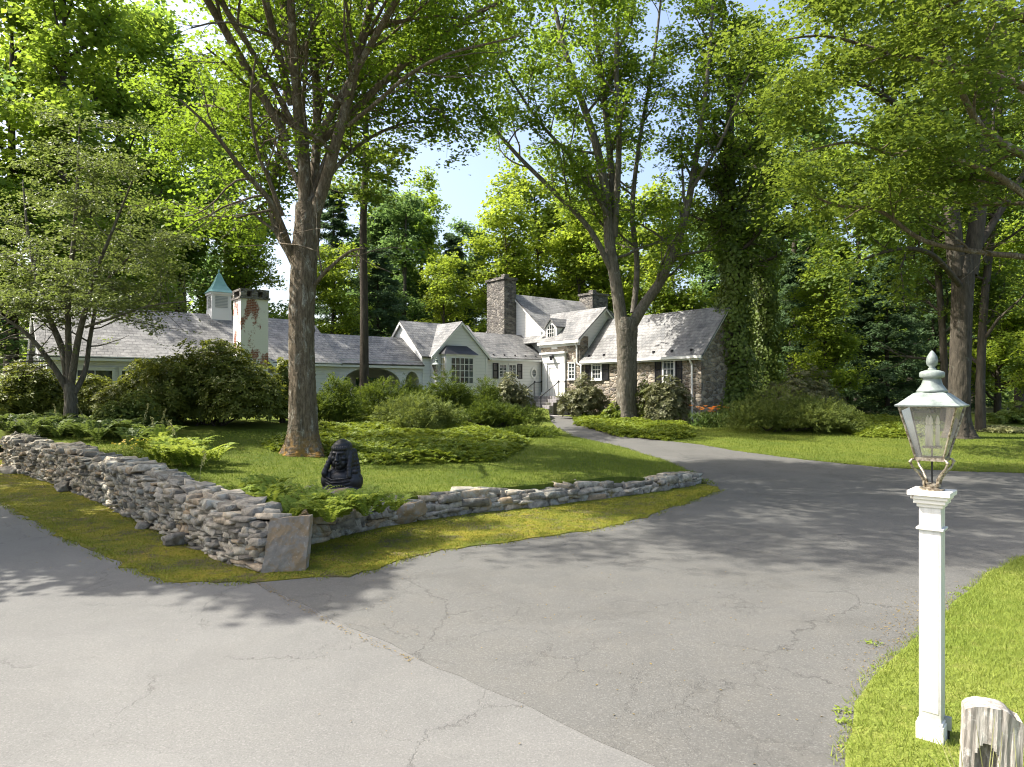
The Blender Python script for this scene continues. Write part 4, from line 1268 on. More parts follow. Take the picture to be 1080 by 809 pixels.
# door surround
m = Hm.mb()
m.fbox(frd, yx(573.5), yx(578.3), FZ, ZD(383), .003, .12); m.fbox(frd, yx(592), yx(597), FZ, ZD(383), .003, .12)
m.fbox(frd, yx(573.5), yx(597), ZD(383), ZD(373.5), .003, .14); m.fbox(frd, yx(572), yx(598.5), ZD(373.5), ZD(371.5), .003, .26)
m.fbox(frd, yx(578.3), yx(592), ZD(386), ZD(383.02), .003, .08)
m.fbox(frd, yx(572.8), yx(579), FZ, FZ + .25, .003, .16); m.fbox(frd, yx(591.4), yx(597.7), FZ, FZ + .25, .003, .16)
Hm.part('door_surround', m, M['white_trim'])
m = Hm.mb(); a0, a1 = yx(579), yx(591.3); m.fbox(frd, a0, a1, FZ + .02, ZD(386.1), .003, .05)
w = a1 - a0
for s in (0, 1):
    m.fbox(frd, a0 + .0 + s * (w - .10), a0 + .10 + s * (w - .10), FZ + .021, ZD(386.2), .05, .075)
for z in (FZ + .021, ZD(402.5), ZD(388)): m.fbox(frd, a0 + .10, a1 - .10, z, z + .12, .05, .073)
door = Hm.part('front_door', m, M['white_trim'])
m = Hm.mb(); m.fbox(frd, a1 - .11, a1 - .04, FZ + .95, FZ + 1.0, .076, .14); Hm.part('handle', m, M['aged_brass'], door)
m = Hm.mb(); pa = (yx(581.5) + yx(589)) / 2; m.fbox(frd, pa - .25, pa + .25, ZD(368.2), ZD(362.8), .004, .07); Hm.part('stone_plaque', m, M['white_trim'])
m = Hm.mb(); z = ZD(377.5); m.fbox(frd, pa - .03, pa + .03, z - .03, z + .16, .141, .3)
m.lathe([(.05, -.16), (.1, -.12), (.12, .08), (.14, .1), (.04, .2)], (ex0 - .32, -pa, z), 6); Hm.part('wall_lantern', m, M['black_paint'])
window(Hm, frd, yx(600.6), yx(606.4), ZD(399.5), ZD(384.5), 2, 4, .07)
# arched dormer
dp, dpd = onX(586, ex0 + .5)
m = Hm.mb(); x0_ = ex0 + .12; wv_ = .52; zb, zp, za = eze - .1, eze + .82, eze + 1.30
m.prism([(x0_, dp - wv_, zb), (x0_, dp + wv_, zb), (x0_, dp + wv_, zp), (x0_, dp, za), (x0_, dp - wv_, zp)], (1.35, 0, 0))
dorm = Hm.part('dormer', m, M['white_trim'])
m = Hm.mb(); gable_roof(m, x0_, x0_ + 1.5, dp - wv_, dp + wv_, zp, za, 'x', .12, .1, .03); Hm.part('dormer_roof', m, M['slate_roof'], dorm)
frm = FX(x0_); m = Hm.mb()
def arch_face(mb, fr, c, z0, z1, hw, d0, d1, n=12):
    o, u, nn = fr
    P = lambda a, dd_, z: (o[0] + u[0] * a + nn[0] * dd_, o[1] + u[1] * a + nn[1] * dd_, z)
    pts = [(c - hw, z0), (c + hw, z0)] + [(c + hw * math.cos(math.pi * i / n), z1 + hw * math.sin(math.pi * i / n)) for i in range(n + 1)]
    vs = [P(a, d1, z) for a, z in pts] + [P(a, d0, z) for a, z in pts]; k = len(pts)
    mb.add(vs, [tuple(range(k)), tuple(range(k, 2 * k))[::-1]] + [(i, k + i, k + (i + 1) % k, (i + 1) % k) for i in range(k)])
arch_face(m, frm, -dp, eze + .12, eze + .6, .3, .004, .02); Hm.part('pane', m, M['window_glass'], dorm)
m = Hm.mb()
for a in (-.1, .1): m.fbox(frm, -dp + a - .015, -dp + a + .015, eze + .12, eze + .86, .02, .045)
for z in (eze + .36, eze + .6): m.fbox(frm, -dp - .3, -dp + .3, z - .014, z + .014, .021, .044)
m.fbox(frm, -dp - .36, -dp - .3, eze + .06, eze + .62, .003, .06); m.fbox(frm, -dp + .3, -dp + .36, eze + .06, eze + .62, .003, .06)
Hm.part('muntin', m, M['white_trim'], dorm)
# stone wing
wx0, wx1, wy0, wy1, wze, wzr = 29.27, 33.5, 21.5, 30.14, 4.58, 6.95
m = Hm.mb(); gable_walls(m, wx0, wx1, wy0, wy1, .2, wze, wzr, 'y'); Hm.part('stone_wing_wall', m, M['house_stone'])
m = Hm.mb(); xm = (wx0 + wx1) / 2; s = (wzr - wze) / (xm - wx0); ov = .34
slope(m, (wx0 - ov, wy1, wze - ov * s + .05), (wx0 - ov, wy0 - .25, wze - ov * s + .05), (xm, wy0 - .25, wzr + .05), (xm, wy1, wzr + .05))
slope(m, (wx1 + ov, wy0 - .25, wze - ov * s + .05), (wx1 + ov, wy1, wze - ov * s + .05), (xm + .002, wy1, wzr + .05), (xm + .002, wy0 - .25, wzr + .05))
Hm.part('stone_wing_roof', m, M['slate_roof'])
frw = FX(wx0)
m = Hm.mb(); m.fbox(frw, -wy1 + .05, -wy0 + .25, wze - .42, wze - .28, .26, .38); m.fbox(frw, -wy1 + .05, -wy0, wze - .5, wze - .3, .004, .26)
rake(m, [(wx0 - .3, wy0, wze - .32), (xm, wy0, wzr - .05), (wx1 + .3, wy0, wze - .32)], (0, -1), .12, .04, .2)
Hm.part('stone_wing_gutter', m, M['white_trim'])
wyx = lambda p: -onX(p, wx0)[0]
for (s0, w0, w1, s1, yt, yb) in ((618, 624.5, 634, 641, 381, 399), (691.2, 699.5, 711, 718, 376, 402.5)):
    d = onX((w0 + w1) / 2, wx0)[1]; z0, z1 = zpx(yb, d), zpx(yt, d)
    window(Hm, frw, wyx(w0 + 1.0), wyx(w1), z0, z1, 3, 4, .1)
    shutter(Hm, frw, wyx(s0), wyx(w0) - .13, z0 - .1, z1 + .1); shutter(Hm, frw, wyx(w1) + .13, wyx(s1) + .1, z0 - .1, z1 + .1)
def pipe(pts, nm='downspout'):
    m = Hm.mb(); m.tube(pts, .055, 8); return Hm.part(nm, m, M['white_trim'])
a = -wyx(731)
pipe([(wx0 - .3, a, wze - .36), (wx0 - .28, a, wze - .5), (wx0 - .1, a, wze - .75), (wx0 - .1, a, 1.0)])
a = -yx(609.5)
pipe([(ex0 - .22, a, eze - .4), (ex0 - .2, a, eze - .5), (ex0 - .09, a, eze - .7), (ex0 - .09, a, zpx(383, 42)), (ex0 - .12, a - .4, zpx(386, 42)), (ex0 - .12, a - .42, 1.5)])
# snow guards along the eaves
for i in range(7):
    m = Hm.mb(); yy = wy0 + .6 + i * 1.25
    m.box(wx0 - .10, wx0 + .02, yy - .05, yy + .05, wze - .04, wze + .10); Hm.part('snow_guard', m, M['black_paint'])
for i in range(5):
    m = Hm.mb(); xx = lx0 + .5 + i * .85
    m.box(xx - .04, xx + .04, ly0 - .05, ly0 + .05, lze - .02, lze + .11); Hm.part('snow_guard', m, M['black_paint'])

# ================================================================= steps and rails
x, y = house_xy(27.9, 32.4)
st = empty('entry_steps', (x, y, 1.0), TH, 'grey stone steps with a landing up to the white front door', 'steps')
o = (27.9, 32.4, 1.0)
n = 6; rise = (FZ - 1.05) / n
for i in range(n):
    m = MB(o); e = (n - 1 - i) * .30
    top = 1.05 + rise * (i + 1)
    x1s = ex0 - .002
    m.box(28.35 - e, (28.35 - e + .34) if i < n - 1 else x1s, 31.2, 33.75, .7, top - (.0 if i == n - 1 else 0.0))
    m.build('step', M['bluestone'], st, bevel=.015)
def railing(nm, label, y0):
    x, y = house_xy(27.2, y0)
    r = empty(nm, (x, y, 1.05), TH, label, 'handrail')
    o = (27.2, y0, 1.05); m = MB(o)
    za, zb = FZ + .9, 1.05 + rise + .9
    m.tube([(28.9, y0, za), (28.3, y0, za), (26.85, y0, zb), (26.7, y0, zb - .12)], .025, 6); m.build('rail', M['black_paint'], r)
    for xx, zt, z0 in ((28.85, za, FZ), (28.3, za, FZ), (26.85, zb, 1.1)):
        m = MB(o); m.tube([(xx, y0, z0), (xx, y0, zt)], .02, 6); m.lathe([(.045, 0), (.05, .05), (.02, .1)], (xx, y0, zt), 8); m.build('post', M['black_paint'], r)
    m = MB(o)
    for i in range(7):
        f = i / 6; xx = 28.2 - 1.3 * f; m.tube([(xx, y0, (FZ) * (1 - f) + 1.15 * f), (xx, y0, za * (1 - f) + zb * f)], .009, 5)
    m.build('baluster', M['black_paint'], r)
railing('iron_handrail', 'thin black iron handrail on the window side of the entry steps', 33.6)
railing('iron_handrail', 'black iron handrail on the shrub side of the entry steps', 31.32)
# ------------------------------------------------------------------ dry stone walls
def stone_templates(n, seed, k=15, flat=.0):
    rng = random.Random(seed); out = []
    for i in range(n):
        bm = bmesh.new()
        for sx in (-1, 1):
            for sy in (-1, 1):
                for sz in (-1, 1):
                    bm.verts.new((sx * rng.uniform(.30, .5), sy * rng.uniform(.30, .5), sz * rng.uniform(.28, .5)))
        for j in range(7):
            p = Vector([rng.gauss(0, 1) for _ in range(3)]).normalized() * rng.uniform(.42, .56)
            bm.verts.new(p)
        r = bmesh.ops.convex_hull(bm, input=bm.verts)
        bmesh.ops.delete(bm, geom=[v for v in bm.verts if not v.link_faces], context='VERTS')
        bmesh.ops.bevel(bm, geom=list(bm.edges), offset=.018, segments=1, affect='EDGES', clamp_overlap=True)
        bmesh.ops.triangulate(bm, faces=bm.faces)
        bm.verts.ensure_lookup_table()
        V = np.array([v.co[:] for v in bm.verts]); Fc = np.array([[v.index for v in f.verts] for f in bm.faces])
        # fit to the unit box
        V = (V - (V.max(0) + V.min(0)) / 2) / (V.max(0) - V.min(0))
        out.append((V, Fc)); bm.free()
    return out
TPL = stone_templates(40, 5)
def place_stone(parts, rng, c, size, rz, tilt=.08):
    V, Fc = TPL[rng.integers(len(TPL))]
    a, b, g = rng.normal(0, tilt), rng.normal(0, tilt), rz
    Rm = np.array(Matrix.Rotation(g, 3, 'Z') @ Matrix.Rotation(a, 3, 'X') @ Matrix.Rotation(b, 3, 'Y'))
    parts.append(((V * size) @ Rm.T + c, Fc))

def line_at(line, s):
    acc = 0
    for a, b in zip(line[:-1], line[1:]):
        a = np.array(a); b = np.array(b); L = np.linalg.norm(b - a)
        if s <= acc + L or (b == line[-1]).all():
            return a + (b - a) * min(1, (s - acc) / L), (b - a) / L
        acc += L
def line_len(line): return sum(np.linalg.norm(np.array(b) - np.array(a)) for a, b in zip(line[:-1], line[1:]))

def dry_wall(name, label, face, hfun, thick, seed, side, ls=(.12, .40), hs=(.035, .105), cap=(.25, .6)):
    """face: the foot of the seen face; side: +1 if the wall body lies to the left of the walking direction"""
    rng = np.random.default_rng(seed); parts = []
    L = line_len(face)
    core = []
    s = 0
    p0, _ = line_at(face, 0)
    # courses on both faces
    for off, dens in ((.10, 1.0), (thick - .10, .8)):
        z_of = {}
        z = 0.0; course = 0
        while z < 1.4:
            hc = rng.uniform(*hs) * (1.5 if course == 0 else 1)
            s = rng.uniform(-.1, .2)
            while s < L:
                l = rng.uniform(*ls) * (1.35 if course == 0 else 1)
                p, t = line_at(face, min(s + l / 2, L - .01)); n = np.array([-t[1], t[0]]) * side
                H = hfun(min(max(s + l / 2, 0), L))
                if z + hc * .5 < H:
                    h = hc * rng.uniform(.8, 1.45); d = rng.uniform(.24, .36)
                    g = float(G(*p))
                    q = p + n * (off + rng.normal(0, .03) + (.10 - z * .08 if off < .2 else -.02))
                    place_stone(parts, rng, np.array([q[0], q[1], g + z + h * .5 - .03]), np.array([l * 1.12, d, h * 1.12]), math.atan2(t[1], t[0]) + rng.normal(0, .1))
                s += l * .96
            z += hc * .93; course += 1
    # cap stones
    s = 0
    while s < L:
        l = rng.uniform(*cap); p, t = line_at(face, min(s + l / 2, L - .01)); n = np.array([-t[1], t[0]]) * side
        H = hfun(s + l / 2); g = float(G(*p)); w = thick * rng.uniform(.55, .95)
        q = p + n * (thick * .5 + rng.normal(0, .04) + .06)
        hh = rng.uniform(.06, .13)
        place_stone(parts, rng, np.array([q[0], q[1], g + H + hh * .2]), np.array([l * 1.1, w, hh * 1.3]), math.atan2(t[1], t[0]) + rng.normal(0, .12), .1)
        if rng.uniform() < .6:
            place_stone(parts, rng, np.array([q[0] - n[0] * rng.uniform(-.2, .2), q[1] - n[1] * rng.uniform(-.2, .2), g + H + .06]), np.array([rng.uniform(.15, .3), rng.uniform(.14, .26), .09]), rng.uniform(0, 3), .15)
        s += l * .9
    # rubble heart of the wall
    k = int(L * 26)
    for i in range(k):
        s = rng.uniform(0, L); p, t = line_at(face, s); n = np.array([-t[1], t[0]]) * side
        H = hfun(s); q = p + n * rng.uniform(.16, thick - .12)
        place_stone(parts, rng, np.array([q[0], q[1], float(G(*p)) + rng.uniform(.02, max(.05, H - .06))]), rng.uniform(.16, .3, 3), rng.uniform(0, 3), .5)
    V, Fc = join(parts)
    org = np.array([p0[0], p0[1], float(G(*p0))])
    o = np_mesh(name, V - org, Fc, M['field_stone']); o.location = org
    return tag(o, label, 'stone wall')
LL = line_len(WALL_L_FACE)
dry_wall('dry_stone_wall', 'tall dry stone wall of grey fieldstones running along the road verge', WALL_L_FACE,
         lambda s: .68 + .26 * min(1, s / 4.0) + .05 * math.sin(s * 1.3), .62, 11, -1)
def low_h(s):
    return .44 * (1 - .45 * min(1, s / 9)) + .05 * math.sin(s * 2.1)
dry_wall('low_stone_wall', 'low mossy dry stone wall curving beside the driveway mouth', WALL_R_FACE, low_h, .5, 12, 1, (.2, .7), (.06, .19), (.3, .75))

def boulder(name, label, px, py, size, seed, mat='field_stone', lift=.25, h=None, rz=None, cat='boulder'):
    rng = np.random.default_rng(seed); rnd = random.Random(seed)
    bm = bmesh.new()
    bmesh.ops.create_icosphere(bm, subdivisions=4, radius=.5)
    ks = [Vector([rnd.gauss(0, 1) for _ in range(3)]).normalized() for _ in range(11)]
    of = [rnd.uniform(.22, .38) for _ in ks]
    from mathutils import noise as mn
    for v in bm.verts:
        for k, f in zip(ks, of):
            dd = v.co.dot(k) - f
            if dd > 0: v.co -= k * dd * .9
        v.co += v.co.normalized() * (mn.noise(v.co * 4 + Vector((seed, 0, 0))) * .07 + mn.noise(v.co * 12) * .035 + mn.noise(v.co * 29) * .015)
        v.co.x *= size[0]; v.co.y *= size[1]; v.co.z *= size[2]
    me = bpy.data.meshes.new(name); bm.to_mesh(me); bm.free(); me.materials.append(M[mat])
    for p in me.polygons: p.use_smooth = True
    o = bpy.data.objects.new(name, me); COL.objects.link(o)
    hf = h or G
    x, y = ground_at(px, py, hf)
    o.location = (x, y, float(hf(x, y)) + size[2] * lift); o.rotation_euler = (0, 0, rz if rz is not None else rng.uniform(0, 6))
    return tag(o, label, cat)
boulder('boulder', 'pale grey boulder sunk in the verge at the far end of the tall wall', 9, 499, (.85, .55, .5), 1, lift=.12)
boulder('boulder', 'rounded grey boulder at the wall foot just below a mossy ledge stone', 68, 518, (.6, .45, .42), 2, lift=.12)
boulder('boulder', 'round blue grey boulder at the wall foot near the corner slab', 186, 575, (.5, .36, .36), 3, lift=.18)
boulder('boulder', 'small grey foot stone leaning on the middle of the tall wall', 152, 558, (.34, .26, .26), 6, lift=.2)
boulder('boulder', 'flat mossy ledge stone jutting from the tall wall', 84, 518, (.7, .42, .2), 8, lift=.9)
boulder('boulder', 'largest lichen covered boulder set into the low wall', 424, 553, (1.0, .42, .62), 4, 'granite_slab', .34, rz=.35)
boulder('boulder', 'second big mossy boulder in the low wall, right of the largest', 497, 541, (.95, .4, .5), 9, 'granite_slab', .34, rz=.3)

# upright slab at the corner of the wall
x, y = ground_at(297, 604)
m = MB()
sl = [(-.30, -.13, -.15), (.29, -.10, -.15), (.30, .11, -.15), (-.28, .12, -.15), (-.15, -.12, .74), (.36, -.09, .76), (.36, .10, .74), (-.13, .12, .70)]
m.hexa(sl)
o = m.build('standing_slab', M['granite_slab'])
bm = bmesh.new(); bm.from_mesh(o.data)
bmesh.ops.subdivide_edges(bm, edges=bm.edges, cuts=9, use_grid_fill=True)
from mathutils import noise as mnoise
for v in bm.verts:
    q = mnoise.noise_vector(v.co * 3.1) * .022 + mnoise.noise_vector(v.co * 11) * .012
    v.co += q
bm.to_mesh(o.data); bm.free()
o.location = (x, y + .1, float(G(x, y))); o.rotation_euler = (0, 0, R(6))
tag(o, 'upright granite slab with rusty face closing the tall wall at the corner', 'stone slab')

# ------------------------------------------------------------------ lamp posts
def lantern_post(name, loc, rz, label, post_h, worn=True, small=False):
    root = empty(name, loc, rz, label, 'lamp post')
    W = .068; P = post_h
    m = MB(); m.box(-W, W, -W, W, .0, P - .085)
    if not small:
        m.box(-W + .012, W - .012, -W - .004, -W + .01, .2, P - .35)
    m.build('post', M['white_post'], root, bevel=.006)
    m = MB()
    m.box(-W - .017, W + .017, -W - .017, W + .017, -.06, .125); m.box(-W - .010, W + .010, -W - .010, W + .010, .125, .145)
    m.build('plinth', M['worn_white'], root, bevel=.006)
    m = MB(); m.box(-W - .016, W + .016, -W - .016, W + .016, P - .275, P - .258)
    m.build('collar', M['white_post'], root, bevel=.004)
    m = MB()
    for i, (e, z0, z1) in enumerate(((.012, -.115, -.09), (.03, -.09, -.06), (.045, -.06, -.035), (.062, -.035, .0))):
        m.box(-W - e, W + e, -W - e, W + e, P + z0 + .0005 * i, P + z1)
    m.build('cap', M['worn_white'], root, bevel=.004)
    # brass ladder feet
    m = MB(); m.lathe([(.075, 0), (.08, .012), (.05, .022), (.055, .04), (.03, .05)], (0, 0, P), 16); m.build('bracket_base', M['aged_brass'], root)
    zb = P + .22
    q = .112
    for k in range(4):
        a = math.pi / 4 + k * math.pi / 2
        pr = [(.055, .03), (.062, .075), (.095, .12), (.140, .160), (.158, .195), (.148, .215), (.118, .222)]
        m = MB(); m.tube([(r * math.cos(a), r * math.sin(a), P + z) for r, z in pr], [.010, .011, .010, .0085, .0085, .0085, .007], 8)
        m.lathe([(.006, -.012), (.013, 0), (.006, .012)], (.158 * math.cos(a), .158 * math.sin(a), P + .2), 8)
        m.build('scroll', M['aged_brass'], root, smooth=True)
    m = MB(); m.tube([(0, 0, P + .03), (0, 0, zb + .02)], .006, 6); m.build('feed_pipe', M['black_paint'], root)
    b, t, h = .082, .172, .37                              # half widths bottom and top of glass
    m = MB(); m.box(-b - .012, b + .012, -b - .012, b + .012, zb - .012, zb + .012)
    C = [(-1, -1), (1, -1), (1, 1), (-1, 1)]
    for sx, sy in C: m.tube([(sx * b, sy * b, zb), (sx * t, sy * t, zb + h)], .0085, 6)
    for k in range(4):
        s0, s1 = C[k], C[(k + 1) % 4]
        m.tube([(s0[0] * t, s0[1] * t, zb + h), (s1[0] * t, s1[1] * t, zb + h)], .010, 6)
    m.build('lantern_frame', M['aged_brass'], root)
    for k in range(4):
        s0, s1 = C[k], C[(k + 1) % 4]
        i = .985
        A = [(s0[0] * b * i, s0[1] * b * i, zb + .013), (s1[0] * b * i, s1[1] * b * i, zb + .013), (s1[0] * t * i, s1[1] * t * i, zb + h - .006), (s0[0] * t * i, s0[1] * t * i, zb + h - .006)]
        m = MB(); m.add(A, [(0, 1, 2, 3)]); m.build('glass_pane', M['lantern_glass'], root)
    zr = zb + h
    m = MB()
    e = 2 ** .5
    m.lathe([((t + .02) * e, -.004), ((t + .024) * e, .006), ((t + .004) * e, .018), (.098 * e, .088), (.078 * e, .096)], (0, 0, zr), 4, math.pi / 4)
    m.build('roof', M['verdigris'], root)
    m = MB()
    m.lathe([(.092, .094), (.098, .104), (.088, .118), (.066, .150), (.056, .185), (.055, .195), (.074, .200), (.078, .208), (.078, .232), (.072, .240), (.050, .248), (.022, .256)], (0, 0, zr), 24)
    m.build('chimney', M['verdigris'], root, smooth=True)
    m = MB()
    m.lathe([(.022, .252), (.026, .262), (.016, .272), (.034, .29), (.038, .315), (.032, .345), (.020, .368), (.010, .382), (.002, .390)], (0, 0, zr), 16)
    m.build('finial', M['verdigris'], root, smooth=True)
    m = MB(); m.lathe([(.06, .0), (.06, .012), (.01, .016)], (0, 0, zb + .075), 12); m.tube([(0, 0, zb), (0, 0, zb + .08)], .006, 6)
    br = m.build('candle_tray', M['aged_brass'], root)
    for k in range(3):
        a = .5 + k * 2.094
        m = MB(); m.lathe([(.014, 0), (.0145, .14), (.012, .145)], (.036 * math.cos(a), .036 * math.sin(a), zb + .09), 12)
        m.lathe([(.008, .145), (.014, .165), (.011, .19), (.002, .215)], (.036 * math.cos(a), .036 * math.sin(a), zb + .09), 10)
        m.build('candle_bulb', M['candle'], root, smooth=True)
    return root
lx, ly = (983 - CX) / F * 4.8, 4.8
lantern_post('lamp_post', (lx, ly, float(HO(lx, ly)) - .01), R(-42), 'white square lamp post with verdigris glass lantern standing in bright grass', 1.747)
dl = 33.5; lx2 = (460.5 - CX) / F * dl
lantern_post('lamp_post', (lx2, dl, float(HI(lx2, dl)) - .05), R(-30), 'distant white lamp post with dark lantern among the yews before the bay window', zpx(393, dl) - .22 - float(HI(lx2, dl)) + .05 + .02, small=True)

# small electrical box at the foot of the near post
d = 4.78; x, y = (1000 - CX) / F * d, d
b = empty('outlet_box', (x, y, float(HO(x, y)) - .02), R(-42), 'small grey outdoor socket box on a stake by the lamp post foot', 'socket box')
m = MB(); m.box(-.02, .02, -.02, .02, .09, .17); m.build('box', M['grey_metal'], b, bevel=.004)
m = MB(); m.box(-.024, .024, -.0245, -.0202, .085, .175); m.build('lid', M['grey_metal'], b, bevel=.002)
m = MB(); m.tube([(0, 0, -.05), (0, 0, .09)], .011, 8); m.build('stake', M['black_paint'], b)

# split rail fence post, cut off by the frame
d = 4.0; x, y = (1042 - CX) / F * d, d
z = float(HO(x, y)); Hh = zpx(741, d) - z
m = MB(); w, tk = .142, .075
def post_ring(z, e=0.0, sh=0.0):
    return [(-w + e + sh, -tk, z), (w - e + sh, -tk, z), (w - e + sh, tk, z), (-w + e + sh, tk, z)]
bm = bmesh.new()
hole = (-.03, .26, .062, .13)                              # mortise: centre x, z, half width, half height
nx, nz = 22, 46
def front(ix, iz):
    u = -1 + 2 * ix / nx; zz = -.1 + (Hh + .1) * iz / nz
    e = max(0, (zz - (Hh - .07)) / .07)
    top = .02 * e * e * (1.6 if u > 0 else .7) * abs(u) ** 3 * 3
    return u * w * (1 - .16 * e * max(0, u)), zz - top
grid = {}
for sy in (-1, 1):
    for ix in range(nx + 1):
        for iz in range(nz + 1):
            xx, zz = front(ix, iz)
            gr = .012 * mnoise.noise((xx * 45, sy * 3, zz * 3.0)) + .010 * mnoise.noise((xx * 9, sy * 5, zz * 5))
            ro = .018 * (abs(xx) / w) ** 6
            grid[sy, ix, iz] = bm.verts.new((xx, sy * (tk + gr - ro), zz))
def in_hole(ix, iz):
    xx, zz = front(ix + .5, iz + .5)
    r = ((xx - hole[0]) / hole[2]) ** 2 + ((zz - hole[1]) / hole[3]) ** 2
    return r < 1
for sy in (-1, 1):
    for ix in range(nx):
        for iz in range(nz):
            if sy < 0 and in_hole(ix, iz): continue
            q = [grid[sy, ix, iz], grid[sy, ix + 1, iz], grid[sy, ix + 1, iz + 1], grid[sy, ix, iz + 1]]
            bm.faces.new(q if sy < 0 else q[::-1])
inner = {}
for ix in range(nx):
    for iz in range(nz):
        if not in_hole(ix, iz): continue
        iv = lambda e: inner.setdefault((ix + e[0], iz + e[1]), None) or inner.__setitem__((ix + e[0], iz + e[1]), bm.verts.new((front(ix + e[0], iz + e[1])[0], .012 + .02 * mnoise.noise((ix * .7, iz * .2, 0)), front(ix + e[0], iz + e[1])[1]))) or inner[ix + e[0], iz + e[1]]
        bm.faces.new((iv((0, 0)), iv((1, 0)), iv((1, 1)), iv((0, 1))))
        for (dx, dz, e0, e1) in ((-1, 0, (0, 0), (0, 1)), (1, 0, (1, 0), (1, 1)), (0, -1, (0, 0), (1, 0)), (0, 1, (0, 1), (1, 1))):
            if not in_hole(ix + dx, iz + dz):
                a, c = grid[-1, ix + e0[0], iz + e0[1]], grid[-1, ix + e1[0], iz + e1[1]]
                iv = lambda e: inner.setdefault((ix + e[0], iz + e[1]), None) or inner.__setitem__((ix + e[0], iz + e[1]), bm.verts.new((front(ix + e[0], iz + e[1])[0], .012 + .02 * mnoise.noise((ix * .7, iz * .2, 0)), front(ix + e[0], iz + e[1])[1]))) or inner[ix + e[0], iz + e[1]]
                bm.faces.new((a, c, iv(e1), iv(e0)))
for iz in range(nz):
    for ix in (0, nx): bm.faces.new((grid[-1, ix, iz], grid[1, ix, iz], grid[1, ix, iz + 1], grid[-1, ix, iz + 1]))
for ix in range(nx):
    bm.faces.new((grid[-1, ix, nz], grid[-1, ix + 1, nz], grid[1, ix + 1, nz], grid[1, ix, nz]))
bmesh.ops.recalc_face_normals(bm, faces=bm.faces)
me = bpy.data.meshes.new('fence_post'); bm.to_mesh(me); bm.free(); me.materials.append(M['weathered_wood'])
o = bpy.data.objects.new('fence_post', me); COL.objects.link(o); o.location = (x, y, z); o.rotation_euler = (0, R(2), R(-24))
tag(o, 'weathered grey split rail fence post with a worn mortise hole in the grass', 'fence post')
# dry seed stems round it
rng = np.random.default_rng(8)
parts = []; m = MB()
for i in range(16):
    px_, py_ = x + rng.uniform(-.30, .28), y - rng.uniform(-.02, .28)
    h = rng.uniform(.25, .75); a = rng.uniform(0, 6.28); l = rng.uniform(.03, .2)
    z0 = float(HO(px_, py_))
    m.tube([(px_, py_, z0 - .02), (px_ + l * .3 * math.cos(a), py_ + l * .3 * math.sin(a), z0 + h * .5), (px_ + l * math.cos(a), py_ + l * math.sin(a), z0 + h)], [.0035, .003, .0012], 4)
o = m.build('tall_grass_stems', M['plume_pale']); tag(o, 'thin straw coloured grass stems around the fence post', 'grass', None, 'stuff')

